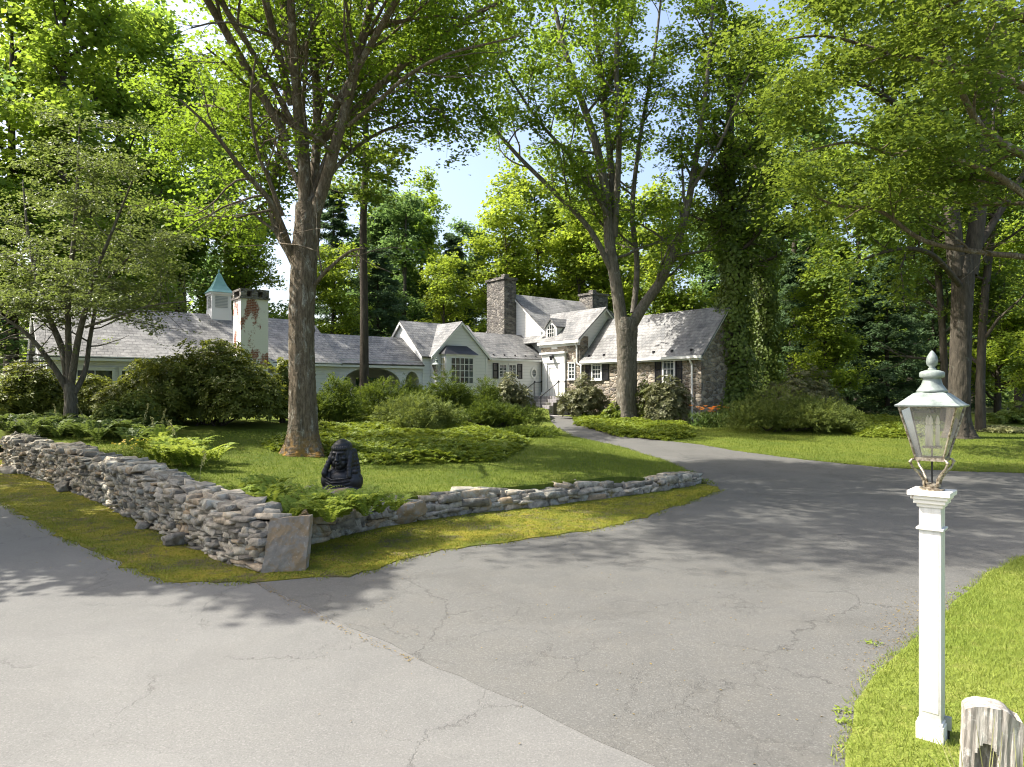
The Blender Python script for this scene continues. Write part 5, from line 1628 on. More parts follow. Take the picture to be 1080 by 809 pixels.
# ------------------------------------------------------------------ bronze bust on a stone plinth
HT = HI
bx, by = ground_at(360, 530, HI)
bzz = float(HI(bx, by))
boulder('plinth_stone', 'low flat grey plinth stone under the dark bust', 357, 531, (1.25, .8, .46), 21, 'granite_slab', .22, HI, .1, 'stone')
boulder('stone', 'grey lump of stone beside the plinth, half hidden in ferns', 330, 528, (.55, .42, .4), 22, 'granite_slab', .3, HI, cat='stone')
def bust():
    PV, PF = [], []
    def sph(seg):
        b = bmesh.new(); bmesh.ops.create_uvsphere(b, u_segments=seg, v_segments=seg // 2 + 2, radius=1); bmesh.ops.triangulate(b, faces=b.faces)
        b.verts.ensure_lookup_table(); r_ = np.array([v.co[:] for v in b.verts]), np.array([[v.index for v in f.verts] for f in b.faces]); b.free(); return r_
    SP = {k: sph(k) for k in (10, 12, 24)}
    hd = [False]
    def ell(c, r, rot=None, seg=24):
        k_ = 1.27 if hd[0] else 1.0
        if hd[0]: c = (c[0] * k_, c[1] * k_, .36 + (c[2] - .47) * k_); r = tuple(q * k_ for q in r)
        mt = Matrix.Translation(c)
        if rot: mt = mt @ Matrix.Rotation(rot[0], 4, 'X') @ Matrix.Rotation(rot[1], 4, 'Y') @ Matrix.Rotation(rot[2], 4, 'Z')
        mt = mt @ Matrix.Diagonal((r[0], r[1], r[2], 1))
        m4 = np.array(mt); v_, f_ = SP[seg]; PV.append(v_ @ m4[:3, :3].T + m4[:3, 3]); PF.append(f_)
    def rope(pts, r0, r1, step=.018, wob=.0):
        pts = [Vector(p) for p in pts]; acc = 0
        for a, b in zip(pts[:-1], pts[1:]):
            n = max(1, int((b - a).length / step))
            for i in range(n):
                p = a.lerp(b, i / n); f = (pts.index(a) + i / n) / (len(pts) - 1); r = r0 + (r1 - r0) * f
                ell(p, (r * (1 + wob * math.sin(f * 40)),) * 3, None, 12)
    # shoulders and chest wrapped in a robe: faces -Y
    ell((0, .02, .10), (.33, .20, .17)); ell((-.23, .02, .15), (.15, .16, .16)); ell((.23, .02, .14), (.15, .16, .16))
    ell((0, .01, .20), (.25, .17, .13)); ell((-.12, .03, .27), (.14, .13, .09)); ell((.12, .03, .26), (.14, .13, .09)); ell((0, .0, .02), (.36, .22, .10))
    ell((0, .03, .36), (.12, .12, .14))
    # folds of the robe across the chest
    for i in range(5):
        f = i / 4
        rope([(-.30 + .05 * f, -.10, .24 - .05 * i), (-.10, -.19 - .01 * i, .18 - .045 * i), (.12, -.18, .20 - .05 * i), (.30, -.08, .23 - .05 * i)], .016, .013)
    # skull, jaw, face
    hd[0] = True
    ell((0, .02, .66), (.125, .15, .155)); ell((0, -.03, .575), (.098, .105, .135)); ell((0, -.075, .485), (.055, .052, .042))
    ell((-.066, -.095, .585), (.038, .034, .030)); ell((.066, -.095, .585), (.038, .034, .030))
    ell((0, -.118, .650), (.092, .03, .019)); ell((-.045, -.118, .648), (.04, .022, .014), (0, .25, 0)); ell((.045, -.118, .648), (.04, .022, .014), (0, -.25, 0))
    ell((0, -.152, .600), (.019, .03, .052), (-.28, 0, 0)); ell((0, -.172, .566), (.028, .024, .019)); ell((-.02, -.155, .562), (.015, .018, .013)); ell((.02, -.155, .562), (.015, .018, .013))
    ell((-.046, -.119, .622), (.022, .012, .010)); ell((.046, -.119, .622), (.022, .012, .010))
    ell((0, -.136, .527), (.036, .017, .009)); ell((0, -.132, .511), (.031, .018, .010))
    ell((-.062, -.075, .525), (.034, .045, .05)); ell((.062, -.075, .525), (.034, .045, .05))
    # headband and hair
    for k in range(26):
        a = 2 * math.pi * k / 26
        ell((.121 * math.cos(a), .012 + .148 * math.sin(a), .712 + .012 * math.sin(a)), (.017, .017, .030), None, 10)
    ell((0, .03, .735), (.122, .148, .062)); ell((-.108, .02, .62), (.034, .10, .14)); ell((.108, .02, .62), (.034, .10, .14)); ell((0, .12, .58), (.11, .07, .18))
    # loose hair down the back and over the shoulders
    for sx in (-1, 1):
        for j in range(3):
            rope([(sx * (.11 + .012 * j), .03 + .04 * j, .66), (sx * (.135 + .016 * j), .02 + .05 * j, .55), (sx * (.125 + .03 * j), .03 + .05 * j, .45), (sx * (.15 + .03 * j), .02 + .05 * j, .36)], .034, .026, .016, .22)
    # long wrapped braids falling to the shoulders, swung out to the sides
    rope([(-.125, .0, .64), (-.150, -.04, .56), (-.175, -.08, .48), (-.20, -.10, .42), (-.205, -.11, .37)], .036, .040, .016, .14)
    hd[0] = False
    rope([(.165, .0, .58), (.175, -.05, .48), (.178, -.09, .38), (.19, -.11, .30), (.20, -.13, .22)], .050, .040, .016, .14)
    ell((.27, -.07, .30), (.06, .035, .04)); ell((.31, -.03, .24), (.05, .03, .06)); ell((-.24, .0, .19), (.12, .13, .13)); ell((.24, .0, .17), (.12, .13, .13))
    V_, F_ = join(list(zip(PV, PF)))
    o = np_mesh('bust_raw', V_, F_, M['bronze_black'])
    r = o.modifiers.new('r', 'REMESH'); r.mode = 'VOXEL'; r.voxel_size = .0085
    s = o.modifiers.new('s', 'SMOOTH'); s.iterations = 2; s.factor = .5
    dg = bpy.context.evaluated_depsgraph_get()
    me2 = bpy.data.meshes.new_from_object(o.evaluated_get(dg))
    bpy.data.objects.remove(o)
    me2.name = 'bronze_bust'
    me2.materials.clear(); me2.materials.append(M['bronze_black'])
    for p in me2.polygons: p.use_smooth = True
    o = bpy.data.objects.new('bronze_bust', me2); COL.objects.link(o)
    return tag(o, 'dark bronze bust of a person with headband and long wrapped braids on a low stone', 'statue')
o = bust(); sc_ = 1.13
o.scale = (sc_ * .90, sc_, sc_ * 1.03); o.rotation_euler = (0, 0, R(-8)); o.location = (bx, by + .02, bzz + .22)
# ------------------------------------------------------------------ great trees near the house
def hero(name, label, d, limbs, seed, leaf, bark, leafsize, nsec=11, L=3.6, keep=None, base_h=None, flare=None, nleaf=15, per=5, rad=.55, sub=7, trunk_seg=44, crown_from=1, L2=1.7, flat=.5, rough=.012, drop=.14, slim=1.0, flatten=.12, tilt=.28):
    hf = base_h or HI
    T = Tree(seed)
    x0 = (limbs[0][0][0] - CX) / F * d
    z0 = float(hf(x0, d))
    org = np.array([x0, d, z0 - .02])
    root = empty(name, tuple(org), 0, label, 'tree')
    made = []
    for i, l in enumerate(limbs):
        pts, rr = [], []
        for q in l:
            if q[0] == 'w': pts.append(q[1:4]); rr.append(q[4] * slim); continue
            dd = d + (q[3] if len(q) > 3 else 0)
            pts.append(at(q[0], q[1], dd)); rr.append(q[2] * (1 if i == 0 else slim))
        if i == 0: pts[0] = (x0, d, z0 - .1)
        made.append((i, T.limb(pts, rr, trunk_seg if i == 0 else 9, 26 if i == 0 else 5)))
    tips = []
    for i, (p, r) in made:
        if i < crown_from: continue
        ln = np.sum(np.linalg.norm(np.diff(p, axis=0), axis=1))
        c = max(4, int(nsec * ln / 9.0))
        for q in T.side(p, r, c, .22, (30, 75), L, .45, .04, .5, 6, .17, flat, 5, .09):
            tips += T.side(q[0], q[1], sub, .2, (25, 70), L2, .4, .02, .5, 4, .2, .5, 4, .03)
            tips.append(q)
    T.bark('trunk', M[bark], root, org, flare, rough)
    V, Fc = T.sprays(tips, per, nleaf, rad, leafsize, keep, drop, flatten, .9, tilt, .3, .15)
    np_mesh('crown', V - org, Fc, M[leaf], root)
    return root

above = lambda d, py, j=.5: (lambda C: C[:, 2] > EYE + (HY - py) / F * d + j * np.sin(C[:, 0] * 1.3) + j * np.sin(C[:, 1] * 1.9))
def t1_keep(C):
    x, y, z = C.T
    low = z > EYE + (HY - 262) / F * 18.5 + .6 * np.sin(x * 1.3) + .6 * np.sin(y * 1.9)
    over = (y > 18.0) | (z > EYE + .585 * y)               # the boughs reaching over the road carry leaves only high up
    bare = np.hypot(x + 5.9, y - 19.5) > .9 + .8 * np.clip((11 - z) / 4, 0, 1)
    return low & over & bare
hero('maple_tree', 'great maple with flared lichen spotted trunk standing on the lawn behind the bust', 19.5, [
    [(320, 490, .44), (320, 472, .41), (320, 430, .37), (319, 380, .345), (319, 330, .345), (321, 275, .35), (324, 235, .35), (323, 215, .30)],
    [(322, 240, .29), (321, 180, .24, .1), (317, 120, .21, .3), (308, 60, .18, .6), (298, 0, .15, 1.0), (285, -120, .12, 1.4), (275, -260, .05, 1.6)],
    [(326, 242, .27), (342, 195, .22, -.2), (360, 130, .19, -.5), (378, 60, .165, -.8), (392, 0, .145, -1), (412, -110, .11, -1.6), (436, -230, .04, -2)],
    [(318, 292, .13), (308, 268, .125), (296, 235, .115, -.6), (281, 207, .10, -1.1), (255, 178, .085, -1.8), (224, 138, .06, -2.6), (190, 105, .03, -3.2)],
    [(298, 228, .09, -.5), (284, 190, .075, -.9), (272, 160, .06, -1.4), (264, 110, .05, -2), (270, 60, .03, -2.5)],
    [(317, 292, .19, .05), (306, 268, .17, .4), (291, 240, .15, .9), (286, 205, .13, 1.4), (296, 150, .115, 1.9), (302, 50, .09, 2.6), (296, -80, .08, 3.2), (290, -180, .03, 3.4)],
    [(325, 235, .22, .3), (334, 150, .18, .9), (332, 60, .15, 1.4), (326, -50, .11, 2), (330, -180, .04, 2.6)],
    [(319, 150, .13, .2), (289, 93, .105, -.8), (260, 45, .09, -1.6), (237, 7, .10, -2.2), (205, -70, .06, -3.2), (180, -140, .03, -4)],
    [(368, 132, .085, -.6), (395, 110, .075, -1.2), (430, 80, .065, -2), (470, 58, .05, -2.6), (515, 46, .035, -3.1), (548, 38, .02, -3.5)],
    [(332, 300, .085, -.1), (345, 285, .075, -.3), (368, 266, .055, -.7), (385, 262, .03, -1)],
    [('w', -6.0, 19.3, 9.0, .16), ('w', -5.6, 17.2, 12.8, .13), ('w', -5.0, 14.6, 15.4, .09), ('w', -4.3, 12.2, 16.6, .04)],
    [('w', -6.3, 19.2, 9.5, .16), ('w', -8.2, 17.2, 13.2, .13), ('w', -9.6, 14.6, 15.8, .09), ('w', -11.2, 12.6, 16.8, .04)],
    [('w', -6.2, 19.2, 10.5, .15), ('w', -6.7, 16.8, 14.4, .12), ('w', -7.2, 14.0, 17.0, .08), ('w', -7.6, 11.8, 18.0, .04)],
    [('w', -5.6, 19.4, 9.5, .15), ('w', -3.2, 18.0, 12.5, .12), ('w', -.8, 15.8, 14.6, .08), ('w', 1.2, 14.4, 15.4, .04)],
    [(326, 215, .12), (352, 150, .10, .4), (392, 95, .08, .9), (440, 60, .06, 1.2), (490, 30, .03, 1.5)],
    [(338, 200, .10), (365, 165, .08, 1.0), (400, 140, .065, 2.0), (440, 128, .05, 2.8), (478, 135, .025, 3.3)],
    [(318, 200, .12), (290, 150, .09, 1.6), (250, 120, .07, 2.8), (205, 110, .04, 3.6), (170, 120, .02, 4.2)],
    [('w', -5.6, 19.6, 9.5, .15), ('w', -2.6, 20.0, 12.5, .12), ('w', .6, 20.4, 14.6, .08), ('w', 3.0, 20.6, 15.4, .04)],
], 31, 'leaf_maple', 'bark_maple', .118, 11, 3.3, t1_keep, flare=(.55, .38), sub=6, nleaf=16, rad=.56, slim=.74)

hero('maple_tree', 'tall many stemmed maple growing in the green bed before the stone wing', 36.3, [
    [(660, 447, .62), (660, 432, .54), (661, 400, .51), (661, 370, .51), (661, 348, .55), (661, 335, .46)],
    [(657, 350, .42), (650, 300, .38), (643, 255, .34), (640, 210, .30), (628, 150, .25), (608, 90, .19), (590, 30, .14), (570, -70, .06)],
    [(645, 262, .24), (646, 200, .22, .3), (640, 130, .19, .6), (632, 60, .15, 1), (622, -20, .1, 1.5), (610, -100, .04, 2)],
    [(648, 250, .22), (653, 150, .18, -.6), (650, 60, .14, -1), (656, -30, .09, -1.4), (660, -110, .03, -2)],
    [(665, 345, .38), (680, 320, .33), (700, 290, .29), (721, 235, .23, -.3), (735, 160, .18, -.6), (745, 90, .13, -1), (752, 0, .08, -1.5), (756, -80, .03, -2)],
    [(648, 292, .20), (622, 242, .17, -.3), (585, 203, .15, -.6), (545, 163, .12, -1), (515, 127, .10, -1.4), (485, 82, .07, -1.8), (458, 42, .04, -2.1)],
    [(668, 330, .20, .4), (672, 280, .18, .8), (667, 220, .16, 1.2), (676, 140, .13, 1.6), (690, 60, .1, 2), (700, -30, .05, 2.4)],
    [(640, 225, .14, -.4), (605, 170, .11, -1.2), (570, 130, .09, -2), (540, 85, .06, -2.6), (520, 40, .03, -3)],
    [(726, 205, .12, -.6), (760, 150, .10, -1.4), (780, 100, .07, -2), (800, 60, .03, -2.6)],
], 32, 'leaf_maple', 'bark_grey', .165, 8, 4.2, lambda C: (C[:, 2] > EYE + (HY - 330) / F * 36 + .5 * np.sin(C[:, 0] * 1.1)) & ~((C[:, 0] < 1.2) & (C[:, 0] > -6) & (C[:, 2] < 15.5) & (np.sin(C[:, 0] * 3.1 + C[:, 2] * 2.3) < .75)), HO, flare=(.35, .5), sub=5, nleaf=19, per=4, rad=.62, L2=2.0, slim=.85)

hero('maple_tree', 'old maple with twin leaders on the far lawn behind the near lamp lantern', 29.0, [
    [(1011, 464, .52), (1011, 440, .42), (1013, 380, .39), (1015, 320, .39), (1016, 290, .42), (1017, 270, .35)],
    [(1034, 462, .24, 2.5), (1034, 400, .19, 2.5), (1038, 320, .17, 2.5), (1046, 240, .15, 2.6), (1052, 150, .12, 2.8), (1060, 30, .07, 3)],
    [(995, 458, .2, 4), (996, 400, .17, 4), (992, 320, .15, 4), (984, 240, .13, 4.2), (978, 140, .1, 4.4), (970, 20, .05, 4.6)],
    [(1010, 292, .36), (1004, 230, .31), (998, 170, .27), (990, 100, .22), (985, 20, .18), (980, -100, .1), (976, -170, .04)],
    [(1021, 290, .36), (1031, 230, .31), (1036, 170, .26), (1041, 90, .2), (1046, 0, .15), (1052, -110, .06)],
    [(1006, 250, .16), (975, 215, .14, -.6), (940, 190, .11, -1.4), (900, 180, .08, -2), (860, 185, .04, -2.6)],
    [(1000, 180, .16), (965, 130, .13, -.8), (930, 100, .10, -1.6), (890, 85, .07, -2.2), (850, 90, .03, -2.8)],
    [(1026, 270, .16, .4), (1060, 215, .14, .8), (1090, 170, .1, 1.2), (1130, 140, .05, 1.6)],
    [(1012, 300, .12, -.3), (985, 270, .10, -1.2), (955, 262, .08, -2.2), (920, 270, .05, -3), (890, 285, .02, -3.4)],
    [(992, 90, .14), (950, 30, .11, -.8), (910, -20, .08, -1.6), (880, -60, .03, -2.2)],
], 33, 'leaf_maple_deep', 'bark_wood', .15, 9, 3.8, lambda C: above(28, 322, .5)(C) & (np.hypot(C[:, 0] - 19.1, C[:, 1] - 28.5) > 2.2), HO, flare=(.35, .5), sub=6, nleaf=20, rad=.6)

hero('maple_tree', 'maple just outside the frame whose pale boughs reach in at upper right', 17.0, [
    [(1165, 520, .5), (1160, 420, .42), (1158, 300, .40), (1156, 180, .36), (1152, 60, .3), (1150, -80, .22), (1148, -200, .08)],
    [(1157, 262, .13), (1080, 205, .085, -.2), (1039, 179, .075, -.4), (972, 159, .06, -.8), (942, 163, .045, -1), (898, 150, .03, -1.3), (850, 160, .015, -1.6)],
    [(1157, 285, .12), (1080, 271, .075, .2), (1042, 267, .07, .4), (975, 254, .055, .6), (927, 222, .05, .8), (880, 216, .035, 1), (838, 196, .018, 1.2)],
    [(1155, 200, .14), (1080, 164, .10, -.5), (1038, 137, .085, -.9), (1018, 105, .07, -1.3), (1000, 60, .04, -1.8)],
    [(1153, 120, .13), (1046, 79, .085, .3), (985, 66, .07, .6), (935, 55, .055, .9), (870, 38, .035, 1.2), (815, 44, .018, 1.5)],
    [(1152, 50, .13), (1060, 10, .10, -.8), (970, -30, .07, -1.6), (900, -60, .03, -2.4)],
    [(1150, 0, .14), (1080, -60, .10, 1), (990, -90, .07, 2), (900, -110, .03, 3)],
    [(1157, 230, .10), (1100, 215, .07, 1.2), (1020, 215, .05, 2), (950, 200, .035, 2.6), (890, 232, .02, 3)],
    [(1155, 170, .12), (1090, 110, .08, 1.5), (1010, 30, .06, 2.5), (930, 0, .04, 3.2), (830, -10, .02, 3.8)],
], 34, 'leaf_maple_deep', 'bark_maple', .118, 8, 2.3, lambda C: C[:, 2] > np.where(C[:, 0] > 9.2, 6.9, 5.2) + .4 * np.sin(C[:, 0] * 2), HO, sub=6, nleaf=20, rad=.6, L2=1.2, flatten=.06, tilt=.15, drop=.07)

# ivy-clad pair by the end of the stone wing
def ivy_tree(label, px, d, H, r, seed):
    T = Tree(seed); rng = T.rng
    x = (px - CX) / F * d; z = float(HO(x, d))
    root = empty('ivy_clad_tree', (x, d, z), 0, label, 'tree')
    p, rr = T.limb([(0, 0, -.2), (.1, 0, H * .3), (-.15, .2, H * .6), (.1, .1, H)], [r * 1.3, r, r * .8, .06], 10)
    l1 = T.side(p, rr, 22, .38, (45, 80), 3.6, .4, .06, .45, 6, .15)
    tips = []
    for q in l1: tips += T.side(q[0], q[1], 6, .25, (30, 65), 1.7, .4, .03, .5, 4, .2, .4) + [q]
    T.bark('trunk', M['bark_dark'], root)
    V, Fc = T.sprays(tips, 4, 15, .6, .21, None, .15, .22, .85, .4, .3, .2)
    np_mesh('crown', V, Fc, M['leaf_maple_deep'], root)
    n = 17000
    t = rng.uniform(0, 1, n) ** 1.5 * .72; a = rng.uniform(0, 6.283, n)
    i = np.clip((t * (len(p) - 1)).astype(int), 0, len(p) - 2)
    c = p[i] + (p[i + 1] - p[i]) * ((t * (len(p) - 1)) - i)[:, None]
    lump = 1 + .5 * np.sin(a * 2 + t * 30 + seed) * np.sin(t * 47) + rng.uniform(-.3, .55, n)
    big = .45 + .75 * np.abs(np.sin(t * 17 + a * .9 + seed)) * (1 - .35 * t)
    q = (r * .9 + .55 * np.maximum(lump, .1) * big) * (1 + .9 * np.exp(-t * 14)) * rng.uniform(.75, 1.05, n)
    P = c + np.stack([np.cos(a) * q, np.sin(a) * q, rng.normal(0, .1, n)], 1)
    N = np.stack([np.cos(a), np.sin(a), np.full(n, .5)], 1) + rng.normal(0, .3, (n, 3))
    V, Fc = leaf_arrays(rng, P, N, .17, .85, .1, np.stack([np.zeros(n), np.zeros(n), -np.ones(n)], 1) + rng.normal(0, .4, (n, 3)))
    np_mesh('ivy', V, Fc, M['leaf_ivy'], root)
    return root
ivy_tree('ivy covered tree trunk rising nearest the gable end of the stone wing', 773, 36.8, 22, .36, 41)
ivy_tree('dark trunk wrapped in ivy right beside the other ivy covered tree', 803, 41.0, 23, .34, 42)

# layered dogwood in front of the white outbuilding
T = Tree(51); rng = T.rng
dd = 22.8; x0 = (74 - CX) / F * dd; z0 = float(HI(x0, dd)); org = np.array([x0, dd, z0])
root = empty('dogwood_tree', tuple(org), 0, 'multi stemmed dogwood with tiered dusty foliage before the low white wing', 'tree')
A_ = lambda *q: [at(a, b, dd + c) for a, b, c in q]
lim = [([(74, 452, 0), (75, 425, 0), (73, 405, 0)], [.24, .2, .17]),
       ([(71, 412, 0), (55, 385, -.3), (28, 352, -.8), (-5, 330, -1.2)], [.11, .09, .06, .03]),
       ([(72, 408, 0), (66, 370, .2), (52, 335, .4), (40, 300, .6), (30, 250, .8), (24, 190, 1)], [.13, .11, .09, .07, .05, .02]),
       ([(73, 405, 0), (72, 360, .1), (72, 310, .1), (78, 250, 0), (82, 190, -.2), (84, 130, -.4)], [.12, .10, .09, .07, .05, .02]),
       ([(75, 405, 0), (82, 360, -.4), (92, 320, -.7), (102, 285, -1), (120, 240, -1.2), (140, 190, -1.4)], [.12, .10, .08, .06, .04, .02]),
       ([(78, 415, 0), (90, 390, .4), (96, 350, .8), (110, 300, 1.2), (150, 262, 1.6), (190, 250, 2)], [.10, .085, .07, .055, .04, .02]),
       ([(90, 345, -.6), (120, 335, -1), (160, 322, -1.4), (200, 318, -1.7)], [.05, .04, .03, .015])]
tips = []
for k, (q, r) in enumerate(lim):
    p, rr = T.limb(A_(*q), r, 12 if k == 0 else 7)
    if k == 0: continue
    for s in T.side(p, rr, 15, .3, (55, 95), 2.5, .3, -.03, .45, 5, .08, .85, 4, .03):
        tips += T.side(s[0], s[1], 6, .2, (30, 70), 1.0, .3, -.02, .4, 3, .1, .9, 3, .012); tips.append(s)
T.bark('trunk', M['bark_grey'], root, org)
kp = lambda C: (C[:, 2] > EYE + (HY - 330) / F * 22 + .45 * np.sin(C[:, 0] * 2.2)) | (rng.uniform(0, 1, len(C)) < .10)
kp0 = kp; kp = lambda C: kp0(C) & (C[:, 0] < -10.3 + .4 * np.sin(C[:, 2] * 3))
V, Fc = T.sprays(tips, 4, 15, .46, .11, kp, .03, .07, .62, .16, .15, .15)
np_mesh('crown', V - org, Fc, M['leaf_dogwood'], root)

# slim dark stem in front of the breezeway
T = Tree(61); rng = T.rng
dd = 32.0; x0 = (384 - CX) / F * dd; z0 = float(HI(x0, dd)); org = np.array([x0, dd, z0])
root = empty('slender_tree', tuple(org), 0, 'slim dark trunked tree rising straight in front of the breezeway roof', 'tree')
p, rr = T.limb([(x0, dd, z0 - .2)] + A_(*[]) + [at(384, 330, dd), at(383, 240, dd), at(386, 140, dd), at(380, 40, dd), at(384, -60, dd)], [.24, .19, .17, .14, .1, .04], 9)
tips = []
for s in T.side(p, rr, 26, .42, (60, 92), 3.0, .3, .02, .4, 5, .1, .6, 4, .05):
    tips += T.side(s[0], s[1], 5, .25, (30, 65), 1.4, .4, 0, .5, 3, .15, .7, 4, .02); tips.append(s)
T.bark('trunk', M['bark_dark'], root, org)
V, Fc = T.sprays(tips, 4, 14, .55, .19, None, .1, .12, .85, .25, .2, .2)
np_mesh('crown', V - org, Fc, M['leaf_maple_deep'], root)

# ------------------------------------------------------------------ woodland round the house
PROTO = {}
def wood(kind, px, d, s, label, rz=None, group='trees of the wood around the house'):
    x = (px - CX) / F * d
    z = float(G(x, d)) - .1
    spec = {'maple': ('wood_tree_maple', 'broad', 22, 71, 'wood_maple', 'bark_wood', .24, 4.6, .30),
            'ash': ('ash', 'broad', 20, 72, 'leaf_cool', 'bark_wood', .18, 4.2, .30),
            'gold': ('gold', 'broad', 13, 73, 'leaf_gold', 'bark_wood', .14, 3.8, .24),
            'oak': ('oak', 'broad', 23, 76, 'wood_oak', 'bark_wood', .30, 5.0, .32),
            'slender': ('slender', 'slender', 24, 74, 'wood_oak', 'bark_dark', .35, 3.0, .28),
            'pine': ('pine', 'conifer', 21, 75, 'leaf_conifer', 'bark_dark', .22, 3.8, .34),
            'hemlock': ('hemlock', 'conifer', 13, 77, 'leaf_conifer', 'bark_dark', .04, 3.6, .30)}[kind]
    nm = {'maple': 'maple_tree', 'ash': 'ash_tree', 'gold': 'young_maple_tree', 'oak': 'oak_tree', 'slender': 'slender_tree', 'pine': 'pine_tree', 'hemlock': 'hemlock_tree'}[kind]
    if kind not in PROTO:
        PROTO[kind] = o = wood_tree(nm, spec[1], spec[2], spec[3], label, (x, d, z), group, spec[4], spec[5], spec[6], spec[7], spec[8])
    else:
        o = copy_tree(PROTO[kind])
    o.location = (x, d, z); o.scale = (s, s, s * random.uniform(.95, 1.05)); o.rotation_euler = (0, 0, rz if rz is not None else random.uniform(0, 6.28))
    o['label'] = label; o['group'] = group
    return o
random.seed(4)
W = [
    ('maple', 12, 39, 1.16, 'maple rising highest behind the glazed gable of the low wing'),
    ('ash', 243, 58, 1.40, 'cool green tree towering behind the peeling brick chimney'),
    ('ash', 388, 66, 1.12, 'cool green tree behind the slim dark trunk'),
    ('maple', 62, 37, 1.12, 'tall spreading maple behind the low wing above the dogwood'),
    ('maple', 128, 41, 1.08, 'tall maple behind the low wing right of the dogwood'),
    ('oak', 196, 46, 1.12, 'tall oak behind the low wing left of the cupola'),
    ('ash', -40, 34, .95, 'bluish leafed tree at the left edge behind the glazed gable'),
    ('pine', 92, 50, .98, 'dark pine showing between lighter crowns above the dogwood'),
    ('maple', 150, 50, 1.05, 'leafy maple behind the middle of the low grey roof'),
    ('gold', 262, 47, .95, 'yellow green young maple behind the peeling brick chimney'),
    ('gold', 345, 50, .9, 'low yellow green maple behind the junction of shingle and slate roofs'),
    ('pine', 352, 66, 1.0, 'dark pine just right of the great lawn maple trunk'),
    ('hemlock', 398, 53, .95, 'shaggy hemlock right behind the breezeway roof'),
    ('ash', 425, 60, .92, 'cool green tree behind the breezeway beside the first white gable'),
    ('slender', 448, 63, .74, 'slim dark stem tree behind the first white gable'),
    ('pine', 478, 62, .76, 'blue green pine behind the bay window gable'),
    ('gold', 468, 55, .88, 'low light green maple above the ridge of the bay window gable'),
    ('maple', 410, 70, .95, 'leafy maple beyond the hemlock behind the breezeway'),
    ('gold', 520, 68, .95, 'light green maple directly left of the tall stone chimney top'),
    ('gold', 640, 62, 1.35, 'light green maple filling the gap behind the many stemmed maple'),
    ('maple', 446, 66, .96, 'tall maple in the gap between the great lawn maple and the tall stone chimney'),
    ('ash', 492, 70, .93, 'tall cool green tree just left of the tall stone chimney'),
    ('gold', 536, 62, 1.38, 'bright tall maple directly behind the tall stone chimney'),
    ('gold', 575, 66, 1.62, 'brightest tall maple above the main roof ridge'),
    ('gold', 604, 61, 1.40, 'bright maple above the dormered entry roof'),
    ('maple', 615, 70, 1.0, 'maple behind the second chimney on the main ridge'),
    ('oak', 655, 78, .95, 'oak behind the many stemmed maple'),
    ('gold', 706, 58, 1.28, 'bright yellow green maple beyond the ridge of the stone wing'),
    ('ash', 742, 66, .95, 'cool green tree behind the right end of the stone wing'),
    ('ash', 835, 60, 1.3, 'tall cool green tree right of the ivy covered pair'),
    ('maple', 1030, 60, 1.35, 'tallest maple behind the twin leader maple'),
    ('oak', 795, 54, 1.05, 'dense oak behind the ivy covered pair'),
    ('hemlock', 838, 47, .82, 'dark hemlock just right of the ivy covered pair'),
    ('gold', 872, 40.5, .70, 'bright young maple glowing in front of the dark hemlocks'),
    ('hemlock', 893, 45, .74, 'dark hemlock behind the glowing young maple'),
    ('hemlock', 936, 44, .80, 'dark hemlock left of the near lantern'),
    ('maple', 905, 56, 1.02, 'tall maple above the dark hemlocks'),
    ('slender', 960, 52, 1.0, 'tall slim trunk between the hemlocks and the twin leader maple'),
    ('hemlock', 984, 47, .84, 'dark hemlock directly behind the near lantern finial'),
    ('oak', 985, 62, 1.0, 'tall oak behind the twin leader maple'),
    ('gold', 1052, 44, .92, 'light green young maple right of the twin leader maple'),
    ('maple', 1075, 56, 1.0, 'maple at the right edge behind the light green young maple'),
    ('ash', 1120, 46, .95, 'ash at the right edge of the wood'),
    ('gold', 1118, 36, .62, 'small light green maple low at the right edge'),
]
for k, px, d, s, lab in W: wood(k, px, d, s, lab)
far_group = 'far trees of the wood'
for i, (k, px, d, s) in enumerate((('maple', 60, 74, .8), ('oak', 150, 84, .8), ('ash', 250, 80, .8), ('pine', 320, 84, .8), ('oak', 395, 86, .92), ('ash', 455, 92, .8), ('maple', 545, 90, .85), ('oak', 600, 94, .95), ('maple', 690, 86, 1), ('oak', 760, 88, 1.05), ('ash', 840, 78, 1.05), ('maple', 930, 84, 1.1), ('oak', 1010, 82, 1.1), ('ash', 1090, 74, 1.0), ('oak', 1160, 66, 1))):
    wood(k, px, d, s, 'far tree in the wood beyond the nearer trees', None, far_group)
# trees that stand left of the picture and shade the verge and the drive
wood('maple', CX - 720 * 1.16, 13.0, .72, 'roadside maple standing left of the picture and shading the verge', 1.0)
wood('oak', CX - 720 * 1.20, 18.0, .74, 'roadside oak left of the picture beyond the tall wall', 2.0)

wood('oak', CX - 720 * 1.24, 10.9, .60, 'roadside oak standing nearest the road left of the picture', 3.0)
# far wood seen as one mass between the trunks
rng = np.random.default_rng(90)
n = 42000
a = rng.uniform(-.95, .95, n); d = rng.uniform(96, 112, n)
x = a * d; z = G(x, d) + rng.uniform(0, 1, n) ** .8 * (11 + 3 * np.sin(a * 23) + 2 * np.sin(a * 57)) * rng.uniform(.5, 1.1, n)
V, Fc = leaf_arrays(rng, np.stack([x, d, z], 1), np.stack([rng.normal(0, .5, n), -np.ones(n) * .6, np.ones(n) * .7], 1), 1.0, .8, .15)
tag(np_mesh('far_woods', V, Fc, M['far_foliage']), 'distant woodland seen as one green mass between the trunks', 'woodland', None, 'stuff')
